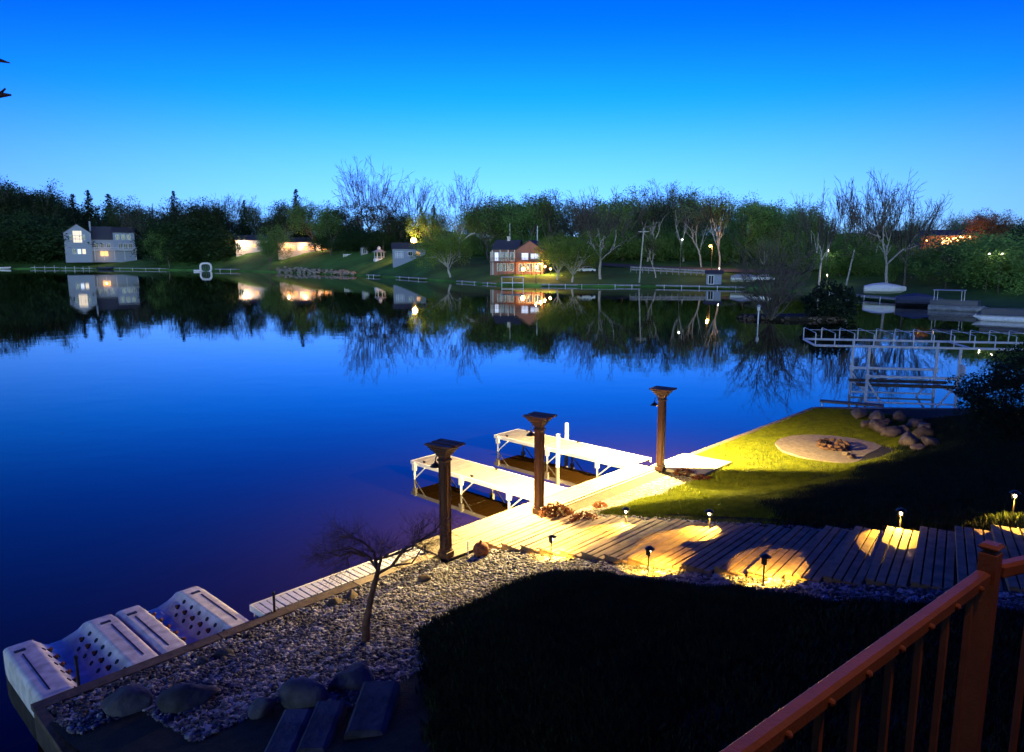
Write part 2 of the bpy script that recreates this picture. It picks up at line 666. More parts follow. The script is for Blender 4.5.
def far_ground(px, depth):
    return far_rise(px, max(0, depth - shore_depth(px)))


def far_land():
    offs = [-0.02, 0, 1.5, 4, 8, 14, 22, 32, 45, 60, 80, 105, 140, 180, 240, 330, 450, 700]
    pxs = list(range(-420, 1301, 10))
    V, Fq = [], []
    for px in pxs:
        d0 = shore_depth(px)
        b = at(px, 300, 0)
        ux = b.x / b.y
        for k, d in enumerate(offs):
            z = far_rise(px, d) if k else -1.5
            z += 0.25 * math.sin(px * 0.13 + d * 0.4) * (0.0 if d < 6 else 0.6)
            V.append((ux * (d0 + d), d0 + d, z))
    n = len(offs)
    for i in range(len(pxs) - 1):
        for j in range(n - 1):
            Fq.append((i * n + j, (i + 1) * n + j, (i + 1) * n + j + 1, i * n + j + 1))
    return tag(raw_mesh('far_bank', V, Fq, MAT['lawn_far'], smooth=True), kind='structure')


far_land()


def on_bank(px, depth):
    b = at(px, 300, 0)
    return Vector((b.x / b.y * depth, depth, far_ground(px, depth)))


# ------------------------------------------------------------------ near shore: seawall and walkways
def local(u, s):
    """shore coordinates to a frame whose x runs along the wall and y points at the water"""
    return u, -s


def gp(px, py, lift=0.0):
    """where a pixel meets the near ground"""
    z = 1.0
    for _ in range(25):
        p = at(px, py, z)
        z = 0.5 * z + 0.5 * (ground(*to_us(p.x, p.y)) + lift)
    return at(px, py, z)


ORG = us(0, 0)
wall = thing('seawall', 'long straight timber seawall with tan cap boards along the near lawn and docks', 'seawall', ORG, RT)
m = MB().box(-4.0, 27.5, -0.012, 0.04, -2, 0.50)
m.box(-4.04, -3.99, -3.2, -0.012, -2, 0.50).box(-14, -4.04, -3.24, -3.19, -2, 0.5)
for i in range(80):
    m.box(-3.9 + 0.4 * i, -3.82 + 0.4 * i, 0.04, 0.075, -2, 0.48)
m.build('wall_face', MAT['sheet_pile'], wall)
x = -4.05
rng = random.Random(3)
mshade, mpale = MB(), MB()  # left end boards: missing lamp light painted in as dark timber
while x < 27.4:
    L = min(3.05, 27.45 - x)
    (mshade if x < 0 else mpale).box(x, x + L - 0.012, -0.17 if x < 14 else -0.13, 0.09, 0.50, 0.60 + rng.uniform(-0.003, 0.003), bev=0.008)
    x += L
mshade.box(-4.07, -3.9, -3.3, -0.175, 0.5, 0.6, bev=0.008)
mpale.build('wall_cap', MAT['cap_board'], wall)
mshade.build('wall_cap', MAT['old_timber'], wall)['label'] = 'unlit cap boards, their shade painted in as dark timber'
# lake wall turning to the right behind the boulders
wr = thing('seawall', 'pale capped seawall turning right behind the boulder pile at the lawn corner', 'seawall', CORNER, math.atan2(-0.05, 1))
MB().box(0.05, 40, -0.02, 0.03, -2, 0.49).build('wall_face', MAT['sheet_pile'], wr)
MB().box(0.05, 40, -0.2, 0.07, 0.49, 0.61, bev=0.01).build('wall_cap', MAT['concrete'], wr)

# boardwalk along the wall
bw = thing('boardwalk', 'pale plank boardwalk along the seawall joining the finger docks to the stairs', 'boardwalk', ORG, RT)
m = MB()
rng = random.Random(5)


def planks(m, x0, x1, y0, y1, w, z0, z1, along='x', L=3.6):
    gap = 0.008
    if along == 'x':
        y = y0
        k = 0
        while y < y1 - 0.02:
            ww = min(w, y1 - y)
            x = x0 - (0 if k % 2 else L * 0.4)
            while x < x1:
                a, b_ = max(x, x0), min(x + L, x1)
                if b_ - a > 0.05:
                    m.box(a, b_ - 0.006, y, y + ww - gap, z0, z1 + rng.uniform(-0.003, 0.003), bev=0.004)
                x += L
            y += w
            k += 1
    else:
        x = x0
        while x < x1 - 0.02:
            ww = min(w, x1 - x)
            m.box(x, x + ww - gap, y0, y1, z0, z1 + rng.uniform(-0.003, 0.003), bev=0.004)
            x += w


planks(m, 4.22, 8.4, -0.62, 0.66, 0.142, 0.606, 0.645)
planks(m, 8.4, 13.85, -0.12, 0.66, 0.142, 0.606, 0.645)
m.build('decking', MAT['deck_plank'], bw)
m = MB().box(4.2, 13.87, 0.665, 0.70, 0.40, 0.635, bev=0.005)
for i in range(7):
    m.box(4.4 + 1.5 * i, 4.5 + 1.5 * i, 0.1, 0.66, 0.42, 0.60)
m.build('fascia', MAT['cap_board'], bw)
for i in range(6):
    MB().tube([(4.7 + 1.75 * i, 0.6, -2), (4.7 + 1.75 * i, 0.6, 0.42)], 0.06, 8).build('piling', MAT['sheet_pile'], bw)

# ribbed aluminium walkway
aw = thing('aluminium_walkway', 'white ribbed metal dock section bolted along the seawall left of the first post', 'dock', ORG, RT)
m = MB()
for i in range(28):
    m.box(0.02 + 0.15 * i, 0.02 + 0.15 * i + 0.125, 0.13, 0.64, 0.575 if i % 2 else 0.57, 0.61 if i % 2 else 0.604, bev=0.006)
m.build('deck_panel', MAT['aluminium'], aw)
MB().box(0, 4.2, 0.645, 0.69, 0.47, 0.615, bev=0.005).box(-0.03, 0.0, 0.1, 0.69, 0.47, 0.612, bev=0.005).build('side_frame', MAT['white_paint'], aw)
for x in (0.1, 2.2, 4.1):
    MB().tube([(x, 0.72, -2), (x, 0.72, 0.5)], 0.03, 8).build('leg', MAT['galvanised'], aw)


def finger_dock(label, u0, u1, length, poles):
    d = thing('finger_dock', label, 'dock', us(u0, -0.72), RT, 'white finger docks')
    w = u1 - u0
    m = MB()
    n = 5
    for k in range(n):
        y0 = k * length / n
        planks(m, 0.05, w - 0.05, y0 + 0.01, y0 + length / n - 0.01, 0.2, 0.585, 0.612, 'x', 10)
    m.build('decking', MAT['dock_panel'], d)
    m = MB().box(0, 0.05, 0, length, 0.48, 0.615, bev=0.006).box(w - 0.05, w, 0, length, 0.48, 0.615, bev=0.006)
    m.box(0.05, w - 0.05, length - 0.05, length, 0.48, 0.615, bev=0.006)
    for k in range(1, 8):
        m.box(0.05, w - 0.05, k * length / 8 - 0.03, k * length / 8 + 0.03, 0.49, 0.58)
    m.build('side_frame', MAT['white_paint'], d)
    for y in (length - 0.25, length * 0.56, length * 0.2):
        for sx in (-0.03, w + 0.03):
            lg = MB().tube([(sx, y, -2.0), (sx, y, 0.60)], 0.035, 8).build('leg', MAT['galvanised'], d)
            q = 0.04 if sx < 0 else -0.04
            MB().box(sx - 0.05, sx + 0.05, y - 0.07, y + 0.07, 0.30, 0.56, bev=0.01).build('leg_bracket', MAT['white_paint'], lg)
            MB().tube([(sx, y, 0.02), (sx, y - 0.55, 0.5)], 0.022, 6).build('brace', MAT['galvanised'], lg)
    for x, y in ((0.12, length - 0.6), (w - 0.12, length - 0.6), (0.12, length * 0.5), (w - 0.12, length * 0.5)):
        MB().tube([(x, y - 0.1, 0.66), (x, y - 0.05, 0.67), (x, y + 0.05, 0.67), (x, y + 0.1, 0.66)], [0.008, 0.014, 0.014, 0.008], 6).box(x - 0.015, x + 0.015, y - 0.04, y + 0.04, 0.617, 0.665).build('cleat', MAT['black_metal'], d)
    for (x, y) in poles or []:
        MB().tube([(x, y, -2), (x, y, 1.22)], 0.075, 10).build('mooring_pole', MAT['white_paint'], d)
    return d


finger_dock('plain white finger dock between the first and second brown posts', 8.95, 10.3, 5.9, [])
finger_dock('farther white finger dock with two upright mooring poles', 13.5, 14.9, 6.35, [(-0.1, 3.0), (1.5, 3.9)])

# stakes beside the wall
for u, s, lab in ((0.18, -0.06, 'thin dark pipe standing at the open end of the white ribbed dock section'), (-3.3, -0.3, 'thin dark pipe standing beside the floating ports')):
    t = thing('mooring_pipe', lab, 'pipe', us(u, s))
    MB().tube([(0, 0, -2), (0, 0, 1.0)], 0.025, 8).lathe([(0.032, 0.98), (0.032, 1.02), (0.02, 1.035)], 8).build('pipe_shaft', MAT['black_metal'], t)

# floating ports for small watercraft
def float_port(label, uc, w):
    d = thing('floating_port', label, 'floating dock', us(uc, -0.16), RT, 'floating watercraft ports')
    h = w / 2
    fl = 0.5 * h
    tr = 0.09
    secs = []
    for y, k, e in ((0.0, 1, 0), (0.06, 1, 0), (2.15, 1, 0), (2.4, 0.97, 0.02), (2.65, 0.72, 0.06), (2.85, 0.35, 0.12), (2.93, 0.05, 0.2)):
        top = 0.06 + 0.46 * k
        secs.append([(-h + e, y, -0.25), (-h + e, y, top - 0.05 * k), (-h + 0.06 + e, y, top), (-h + fl, y, top), (-tr, y, 0.06 + 0.03 * k), (tr, y, 0.06 + 0.03 * k), (h - fl, y, top), (h - 0.06 - e, y, top), (h - e, y, top - 0.05 * k), (h - e, y, -0.25)])
    vs = [p for s_ in secs for p in s_]
    n = 10
    fs = []
    for i in range(len(secs) - 1):
        for k in range(n):
            q = (k + 1) % n
            fs.append((i * n + k, i * n + n + k, i * n + n + q, i * n + q))
    fs.append(tuple(range(n)))
    fs.append(tuple((len(secs) - 1) * n + k for k in range(n - 1, -1, -1)))
    hl = MB().add(vs, fs).build('hull', MAT['float_plastic'], d)
    bv_ = hl.modifiers.new('soft_edges', 'BEVEL')
    bv_.width = 0.035
    bv_.segments = 3
    bv_.limit_method = 'ANGLE'
    bv_.angle_limit = R(20)
    for sgn in (-1, 1):
        MB().box(sgn * (h - fl * 0.45) - 0.012, sgn * (h - fl * 0.45) + 0.012, 0.3, 1.9, 0.52, 0.528).build('deck_seam', MAT['dark'], d)
    for sgn in (-1, 1):
        m = MB().box(sgn * (h - fl * 0.5) - 0.12, sgn * (h - fl * 0.5) + 0.06, 2.02, 2.1, 0.515, 0.535)
        m.build('cleat', MAT['black_metal'], d)
    sl = Vector((h - fl - tr, 0, 0.43))
    L = sl.length
    nrm = Vector((-0.43, 0, h - fl - tr)).normalized()
    for sgn in (-1, 1):
        for i in range(6):
            for j in range(3):
                f = 0.22 + 0.27 * j
                c = Vector((sgn * (tr + (h - fl - tr) * f), 0.22 + 0.36 * i + (0.1 if j % 2 else 0), 0.09 + 0.43 * f))
                nn = Vector((nrm.x * sgn, 0, nrm.z))
                a = Vector((0, 1, 0))
                MB().tube([c - nn * 0.01, c + nn * 0.012], 0.055 if j == 1 else 0.045, 10).build('roller_socket', MAT['dark'], d)
                if j == 1:
                    MB().tube([c + nn * 0.013, c + nn * 0.05, c + nn * 0.07], [0.035, 0.035, 0.018], 8).build('roller', MAT['rust'], d)


float_port('white floating watercraft port nearest the dark corner of the seawall', -2.94, 1.93)
float_port('white floating watercraft port beside the ribbed dock section', -1.08, 1.72)

# ------------------------------------------------------------------ post lanterns
LAMPCOL = (1.0, 0.68, 0.22)


def make_post(label, p, power):
    d = thing('lamp_post', label, 'lamp post', p, RT + R(9), 'brown posts along the seawall')
    H = 2.75
    m = MB().box(-0.1, 0.1, -0.1, 0.1, 0, H - 0.28)
    for a in range(4):
        rt = Matrix.Rotation(a * pi / 2, 4, 'Z')
        for x in (-0.075, 0.055):
            m.box(x, x + 0.02, -0.116, -0.1, 0.22, H - 0.52, rt)
        m.box(-0.06, 0.06, -0.106, -0.1, H - 0.53, H - 0.45, rt)
    m.build('shaft', MAT['post_stain'], d)
    m = MB().box(-0.135, 0.135, -0.135, 0.135, 0, 0.16, bev=0.012).box(-0.12, 0.12, -0.12, 0.12, 0.16, 0.21, bev=0.012)
    m.build('plinth', MAT['post_stain'], d)
    m = MB()
    for r, z0, z1 in ((0.125, H - 0.42, H - 0.36), (0.145, H - 0.28, H - 0.22), (0.18, H - 0.22, H - 0.16), (0.23, H - 0.16, H - 0.10), (0.27, H - 0.10, H - 0.055)):
        m.box(-r, r, -r, r, z0, z1, bev=0.014)
    m.build('capital', MAT['post_stain'], d)
    m = MB()
    for x in (-0.27, -0.03, 0.17):
        m.box(x, x + 0.15, -0.36, 0.36, H - 0.055, H, bev=0.008)
    m.build('cap_slats', MAT['brown_wood'], d)
    g = MB().tube([(0, 0.1, 2.33), (0, 0.16, 2.41), (0, 0.22, 2.42), (0, 0.265, 2.36), (0, 0.27, 2.27)], 0.012, 8)
    g.lathe([(0.045, 0), (0.045, 0.012)], 12, (0, 0.11, 2.325))
    g.build('lamp_arm', MAT['black_metal'], d)
    n = 20
    sh = MB()
    prof = [(0.022, 2.29), (0.03, 2.245), (0.06, 2.225), (0.11, 2.18), (0.135, 2.15), (0.13, 2.15), (0.105, 2.176), (0.055, 2.218), (0.02, 2.235)]
    vs, fs = [], []
    for r, z in prof:
        for k in range(n):
            vs.append((r * math.cos(2 * pi * k / n), 0.27 + r * math.sin(2 * pi * k / n), z))
    for i in range(len(prof) - 1):
        for k in range(n):
            q = (k + 1) % n
            fs.append((i * n + k, i * n + q, i * n + n + q, i * n + n + k))
    fs.append(tuple(range(n)))
    lsh = sh.add(vs, fs).build('lamp_shade', MAT['black_metal'], d, smooth=True)
    MB().lathe([(0.012, 2.24), (0.022, 2.23), (0.022, 2.215), (0.012, 2.207)], 12, (0, 0.27, 0)).build('bulb', MAT['bulb'], lsh)
    lamp(d, (0, 0.27, 2.184), power, LAMPCOL, 0.02)
    return d


P1 = make_post('brown lamp post nearest the camera, beside the bare dwarf tree and rusty ball', at(446, 557, 0.645), 75)
P2 = make_post('middle brown lamp post at the top of the gravel, between the two finger docks', at(539, 513, 0.645), 820)
P3 = make_post('farthest brown lamp post beside the concrete pad and lit lawn', at(660, 470, 0.60), 2300)

# ------------------------------------------------------------------ stairs
ST = thing('timber_staircase', 'long wide timber stair of plank treads climbing from the docks to the right', 'staircase', ORG)
th = 0.0
pu, ps = 6.75, 0.64
TREADS = []
for i in range(24):
    dl = 0.60
    if i > 8:
        th += 0.030
    # heading: inland, swinging to the right along the wall direction
    hu, hsn = math.sin(th), math.cos(th)
    cu, cs = pu + hu * dl / 2, ps + hsn * dl / 2
    TREADS.append((cu, cs, th, ground(cu, cs + 0.25) + 0.075))
    pu += hu * dl
    ps += hsn * dl
rng = random.Random(11)
zprev = 0.6
for i, (cu, cs, th, z) in enumerate(TREADS):
    z = max(z, zprev + 0.07)
    zprev = z
    c = us(cu, cs) - ORG
    rot = Matrix.Translation((c.x, c.y, z)) @ Matrix.Rotation(RT + th * 1.0, 4, 'Z')
    m = MB()
    w = 1.42 + rng.uniform(-0.02, 0.02)
    shf = rng.uniform(-0.03, 0.03)
    for k in range(4):
        y1 = 0.30 - 0.152 * k
        m.box(-w + shf, w + shf, y1 - 0.128, y1, -0.038, 0.0 + rng.uniform(-0.004, 0.004), rot, bev=0.005)
    t = m.build('tread', MAT['step_board'], ST)
    MB().box(-w + 0.02 + shf, w - 0.02 + shf, 0.245, 0.292, -0.26, -0.04, rot).box(-w + 0.02 + shf, -w + 0.06 + shf, -0.3, 0.244, -0.22, -0.04, rot).box(w - 0.06 + shf, w - 0.02 + shf, -0.3, 0.244, -0.22, -0.04, rot).build('riser', MAT['step_board'], t)
# top landing that the lights at the right edge shine on

# ------------------------------------------------------------------ path lights along the stairs
PATHCOL = (1.0, 0.55, 0.06)


def path_light(label, p, aim, power=48):
    d = thing('path_light', label, 'path light', p + Vector((0, 0, 0.06)), aim, 'path lights along the stairs')
    d.scale = (0.95, 0.95, 1.12)
    MB().tube([(0, 0, -0.1), (0, 0, 0.40)], 0.014, 8).build('stem', MAT['black_metal'], d)
    m = MB().lathe([(0.0, 0.465), (0.03, 0.462), (0.10, 0.425), (0.105, 0.415), (0.10, 0.413), (0.02, 0.43)], 14, (0, -0.03, 0))
    m.box(-0.05, 0.05, 0.012, 0.02, 0.30, 0.435)
    m.build('hood', MAT['black_metal'], d)
    MB().lathe([(0.012, 0.34), (0.022, 0.36), (0.022, 0.395), (0.012, 0.41)], 10, (0, -0.035, 0)).build('bulb', MAT['bulb'], d)
    lamp(d, (0, -0.05, 0.325), power, PATHCOL, 0.02, 'SPOT', R(122), 0.10, rot=(R(-23), 0, 0))
    return d


# local -y is the side that shines: near lights face the far edge, far lights face the camera
near_aim = RT + pi / 2
far_aim = RT - pi / 2
pl = [((551, 560), near_aim, 'black path light at the near foot of the stairs, silhouetted against lit planks'),
      ((648, 575), near_aim, 'black path light halfway along the near edge of the stairs'),
      ((763, 586), near_aim, 'black path light with a bright half-round pool on the upper near edge of the stairs'),
      ((626, 530), far_aim, 'glowing path light at the far foot of the stairs beside the rusty shrub'),
      ((709, 534), far_aim, 'glowing path light halfway along the far edge of the stairs below the lawn'),
      ((899, 536), far_aim + 0.3, 'glowing path light on the far edge of the stairs under the dark slope'),
      ((1012, 519), far_aim + 0.4, 'topmost glowing path light at the right edge of the photo')]
for (q, aim, lab) in pl:
    path_light(lab, gp(*q), aim)

# ------------------------------------------------------------------ garden pieces near the wall
def rock_mesh(seed, sx, sy, sz, sub=3, rough=0.22):
    import bmesh
    bm = bmesh.new()
    bmesh.ops.create_icosphere(bm, subdivisions=sub, radius=1)
    rg = random.Random(seed)
    cuts = [(Vector((rg.uniform(-1, 1), rg.uniform(-1, 1), rg.uniform(-0.6, 1))).normalized(), rg.uniform(0.55, 0.9)) for _ in range(11)]
    ph = [rg.uniform(0, 6) for _ in range(6)]
    for v in bm.verts:
        c = v.co.copy()
        for n_, d_ in cuts:
            e = c.dot(n_) - d_
            if e > 0:
                c -= n_ * e * 0.97
        c *= 1 + rough * 0.35 * (math.sin(3 * c.x + ph[0]) * math.sin(2.5 * c.y + ph[1]) + 0.5 * math.sin(6 * c.z + ph[2]) * math.sin(5 * c.x + ph[3]))
        v.co = Vector((c.x * sx, c.y * sy, c.z * sz))
    me = bpy.data.meshes.new('rock')
    bm.to_mesh(me)
    bm.free()
    me.polygons.foreach_set('use_smooth', [True] * len(me.polygons))
    return me


def rock(name, label, p, sx, sy, sz, seed, mat, rz=0.0, cat='boulder', group=None, sink=0.35, parent=None):
    me = rock_mesh(seed, sx, sy, sz)
    me.materials.append(mat)
    o = bpy.data.objects.new(name, me)
    COL.objects.link(o)
    o.location = (p.x, p.y, p.z + sz * (1 - 2 * sink))
    o.rotation_euler = (0, 0, rz)
    if parent:
        o.parent = parent
    else:
        tag(o, label, cat, group)
    return o


# boulders holding the lower end of the gravel bed
bl = [(130, 708, 0.50, 0.32, 0.26, 'low blue-lit boulder at the left end of the row below the gravel'),
      (190, 704, 0.46, 0.30, 0.27, 'second boulder from the left below the gravel bed'),
      (264, 712, 0.24, 0.22, 0.22, 'small round boulder between two larger ones below the gravel'),
      (306, 699, 0.42, 0.30, 0.30, 'broad boulder above the stone steps at the lower gravel edge'),
      (350, 687, 0.36, 0.28, 0.28, 'rightmost boulder of the lower row, next to the black lawn edge'),
      (222, 656, 0.24, 0.13, 0.12, 'flat pale stone lying alone on the gravel near the seawall'),
      (202, 664, 0.13, 0.11, 0.10, 'small pale stone beside the flat one on the gravel')]
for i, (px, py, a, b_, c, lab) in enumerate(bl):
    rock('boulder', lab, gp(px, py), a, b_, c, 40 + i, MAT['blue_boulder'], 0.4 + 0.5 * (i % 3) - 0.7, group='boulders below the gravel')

# stone slab steps going down to the lower left
for i, (px, py, lab) in enumerate([(288, 742, 'lowest leftmost rough stone slab at the bottom edge of the photo'), (322, 733, 'middle rough stone slab below the boulder row'), (374, 716, 'largest rightmost upright stone slab beside the black lawn')]):
    p = gp(px, py)
    t = MB()
    rg = random.Random(70 + i)
    w, d_, h = (0.2, 0.5, 0.3) if i < 2 else (0.26, 0.55, 0.36)
    t.box(-w, w, -d_, d_, -0.6, h * 0.5, bev=0.05)
    o = t.build('stone_slab', MAT['blue_boulder'])
    o.location = (p.x, p.y, p.z)
    o.rotation_euler = (R(4), R(-3), RT - 0.85)
    tag(o, lab, 'stone slab', 'stone slabs below the gravel')

# dark edging stones in the gravel
for i, (px, py, lab) in enumerate([(336, 604, 'dark angular stone lying against the cap board, left of the dwarf tree'), (352, 597, 'dark angular stone just behind the dwarf tree trunk'), (424, 582, 'dark stone at the foot of the gravel behind the nearest post')]):
    rock('edging_stone', lab, gp(px, py), 0.2, 0.13, 0.12, 90 + i, MAT['old_timber'], 0.7 + i, 'stone')

# rusty ball, small markers
bp_ = gp(481, 556)
t = thing('garden_ball', 'round rusty brown ball on the gravel beside the nearest post', 'garden ornament', bp_)
MB().lathe([(0.02, -0.02)] + [(0.19 * math.sin(pi * k / 12), 0.16 - 0.19 * math.cos(pi * k / 12)) for k in range(1, 12)] + [(0.02, 0.352)], 20).build('ball', MAT['rust'], t, smooth=True)
MB().lathe([(0.03, 0.35), (0.035, 0.37), (0.012, 0.39)], 10).build('finial', MAT['rust'], t)
t = thing('garden_stake', 'small pale stake in the gravel next to the rusty ball', 'stake', gp(468, 556))
MB().box(-0.015, 0.015, -0.015, 0.015, -0.1, 0.34).lathe([(0.02, 0.34), (0.03, 0.36), (0.01, 0.385)], 8).build('stake_shaft', MAT['white_paint'], t)


# shrubs of small leaf faces
def leaf_cloud(rg, n, cx, cy, cz, rx, ry, rz, size):
    u = rg.normal(size=(n, 3))
    u /= np.linalg.norm(u, axis=1)[:, None]
    r = rg.uniform(0.45, 1.0, n) ** 0.6
    lump = 1 + 0.25 * np.sin(5 * u[:, 0] + 2) * np.sin(4 * u[:, 1] + 1) + 0.12 * np.sin(9 * u[:, 2])
    c = u * (r * lump)[:, None] * np.array([rx, ry, rz]) + np.array([cx, cy, cz])
    return leaf_quads(rg, c, size)


def leaf_quads(rg, c, size):
    n = len(c)
    a = rg.normal(size=(n, 3))
    a /= np.linalg.norm(a, axis=1)[:, None]
    b_ = np.cross(a, rg.normal(size=(n, 3)))
    b_ /= np.linalg.norm(b_, axis=1)[:, None]
    s = size * rg.uniform(0.6, 1.3, n)[:, None]
    V = np.stack([c - a * s, c - b_ * s * 0.55, c + a * s, c + b_ * s * 0.55], 1).reshape(-1, 3)
    return V, np.arange(4 * n).reshape(-1, 4)


def shrub(label, p, rx, ry, rz, n, size, mat, seed, name='shrub', cat='shrub'):
    rg = np.random.default_rng(seed)
    t = thing(name, label, cat, p)
    V, Fq = leaf_cloud(rg, n, 0, 0, rz * 0.75, rx, ry, rz, size)
    raw_mesh('foliage', V, Fq, mat, t)
    m = MB()
    r2 = random.Random(seed)
    for k in range(7):
        a = r2.uniform(0, 6.28)
        m.tube([(0, 0, -0.05), (0.4 * rx * math.cos(a), 0.4 * ry * math.sin(a), rz * 0.6), (0.8 * rx * math.cos(a), 0.8 * ry * math.sin(a), rz * 1.2)], [0.015, 0.01, 0.004], 5)
    m.build('stems', MAT['dark_bark'], t)


shrub('rust-coloured low shrub in the bed beside the middle post', gp(556, 520), 0.45, 0.32, 0.26, 1100, 0.045, MAT['shrub_rust'], 1)
shrub('sparse dark shrub between the rusty shrub and the stairs', gp(585, 524), 0.4, 0.28, 0.16, 600, 0.04, MAT['shrub_rust'], 2)
shrub('small reddish plant alone on the pale gravel', gp(600, 508), 0.22, 0.16, 0.10, 350, 0.03, MAT['shrub_rust'], 3)
shrub('low dark plants in the bed at the foot of the farthest post', gp(683, 475), 0.35, 0.22, 0.12, 500, 0.035, MAT['shrub_rust'], 4)
shrub('low brown plants at the near corner of the concrete pad', gp(700, 480), 0.3, 0.2, 0.1, 400, 0.035, MAT['shrub_rust'], 5)

# concrete pad
o = MB().prism([(us(13.95, -0.15).x, us(13.95, -0.15).y), (us(16.1, -0.15).x, us(16.1, -0.15).y), (us(16.25, 1.62).x, us(16.25, 1.62).y), (us(14.1, 1.62).x, us(14.1, 1.62).y)][::-1], 0.45, 0.66).build('concrete_pad', MAT['concrete'])
tag(o, 'pale square concrete pad between the farthest post and the lit lawn', 'concrete pad')

# fire pit
pc = us(20.4, 3.46)
gz = ground(20.4, 3.46)
fp = thing('fire_pit', 'round sandy fire pit with a dark ring of stacked stones on the lawn', 'fire pit', (pc.x, pc.y, gz))
rg = random.Random(8)
pts = [(1.98 * math.cos(2 * pi * k / 48) * (1 + rg.uniform(-0.02, 0.02)), 1.98 * math.sin(2 * pi * k / 48) * (1 + rg.uniform(-0.02, 0.02))) for k in range(48)]
MB().prism(pts, -0.1, 0.055).build('sand_bed', MAT['sand'], fp)
rc = gp(833, 449) - Vector((pc.x, pc.y, gz))
for lay in range(2):
    for k in range(13):
        a = 2 * pi * (k + 0.5 * lay) / 13
        rock('ring_stone', None, Vector((rc.x + 0.5 * math.cos(a), rc.y + 0.5 * math.sin(a), 0.05 + 0.115 * lay)), 0.125, 0.085, 0.065, 200 + k + 20 * lay, MAT['ring_stone'], a + pi / 2, parent=fp, sink=0.05)
MB().lathe([(0.02, 0.05), (0.42, 0.055), (0.42, 0.075), (0.2, 0.1), (0.02, 0.11)], 18, (rc.x, rc.y, 0)).build('ash', MAT['dark'], fp)

# boulders beyond the fire pit
bo = [(858, 418, .42, 'topmost grey boulder of the pile at the lawn corner'), (876, 421, .36, 'pale blue-grey boulder second from the top of the pile'), (878, 431, .44, 'broad tan boulder in the middle left of the pile'),
      (890, 436, .40, 'tan boulder below the middle of the pile'), (899, 421, .30, 'dark boulder at the back of the pile'), (903, 434, .34, 'round brown boulder in the middle of the pile'),
      (914, 427, .36, 'grey boulder high on the right of the pile'), (909, 445, .40, 'brown split boulder low in the pile'), (922, 437, .36, 'grey boulder at the right of the pile'),
      (930, 446, .34, 'tan boulder at the lower right end of the pile'), (866, 428, .28, 'flat stone at the left foot of the pile'), (887, 424, .24, 'small dark stone wedged at the back of the pile'),
      (852, 459, .16, 'small pale stone beside the fire pit ring'), (846, 456, .13, 'smallest pale stone touching the fire pit ring'), (925, 430, .3, 'dull boulder behind the right end of the pile'), (918, 451, .26, 'lowest rounded stone at the front of the pile')]
for i, (px, py, r_, lab) in enumerate(bo):
    rg = random.Random(300 + i)
    rock('boulder', lab, gp(px, py), r_ * rg.uniform(1, 1.3), r_ * rg.uniform(0.8, 1), r_ * rg.uniform(0.7, 0.95), 300 + i, MAT['boulder'], rg.uniform(0, 3), group='boulders beside the fire pit', sink=0.22)


# ------------------------------------------------------------------ deck and handrail at the camera
deck = thing('deck', 'dark timber deck the railing stands on, at the bottom right', 'deck', (0, 0, 0))
ddir = Vector((0.76, 0.65, 0)).normalized()
A0 = at(725, 756, 7.06)
A1 = at(968, 566, 7.06)
PP = at(992, 543, 7.11)
# horizontal direction of the rail
rd = Vector((PP.x - A0.x, PP.y - A0.y, 0)).normalized()
rn = Vector((rd.y, -rd.x, 0))
back = Vector((A0.x, A0.y, 0)) - rd * 2.2
front = Vector((PP.x, PP.y, 0))
poly = [back + rn * 0.02, front + rn * 0.02, front + rn * 2.6, back + rn * 2.6]
MB().prism([(p.x, p.y) for p in poly], 5.98, 6.1).build('deck_floor', MAT['old_timber'], deck)
m = MB()
for p in (back + rn * 0.2, front + rn * 0.25, back + rn * 2.4, front + rn * 2.4):
    gzz = 1.5
    MB().box(p.x - 0.07, p.x + 0.07, p.y - 0.07, p.y + 0.07, gzz, 5.97).build('support_post', MAT['old_timber'], deck)

rl = thing('railing', 'bronze metal deck railing with thin balusters and a square corner post', 'railing', (0, 0, 6.1))
zt = 7.06 - 6.1


def along(p0, d, n_, x0, x1, w0, w1, z0, z1, m, bev=0.0):
    mt = Matrix(((d.x, n_.x, 0, p0.x), (d.y, n_.y, 0, p0.y), (0, 0, 1, 0), (0, 0, 0, 1)))
    m.box(x0, x1, w0, w1, z0, z1, mt, bev)


a0 = Vector((A0.x, A0.y, 0))
LR = (Vector((A1.x, A1.y, 0)) - a0).length
m = MB()
along(a0, rd, rn, -2.2, LR, -0.014, 0.014, zt - 0.032, zt, m, 0.006)
tr_ = m.build('top_rail', MAT['bronze'], rl)
m = MB()
along(a0, rd, rn, -2.2, LR + 0.06, -0.015, 0.015, 0.09, 0.13, m, 0.004)
m.build('bottom_rail', MAT['bronze'], rl)
nb = 0
x = -2.0
while x < LR - 0.03:
    m = MB()
    along(a0, rd, rn, x - 0.0055, x + 0.0055, -0.0055, 0.0055, 0.13, zt - 0.034, m)
    m.build('baluster', MAT['bronze'], rl)
    m = MB()
    c = a0 + rd * (x + 0.002)
    m.tube([(c.x + rn.x * 0.013, c.y + rn.y * 0.013, zt - 0.018), (c.x + rn.x * 0.019, c.y + rn.y * 0.019, zt - 0.018), (c.x + rn.x * 0.022, c.y + rn.y * 0.022, zt - 0.018)], [0.006, 0.006, 0.002], 10)
    m.build('screw_cap', MAT['bronze'], tr_)
    MB().tube([(c.x - rn.x * 0.013, c.y - rn.y * 0.013, zt - 0.018), (c.x - rn.x * 0.02, c.y - rn.y * 0.02, zt - 0.018)], 0.006, 10).build('screw_cap', MAT['bronze'], tr_)
    x += 0.118
pp = Vector((PP.x, PP.y, 0)) + rd * 0.0
m = MB()
along(pp, rd, rn, -0.017, 0.017, -0.017, 0.017, 0.0, zt + 0.035, m, 0.006)
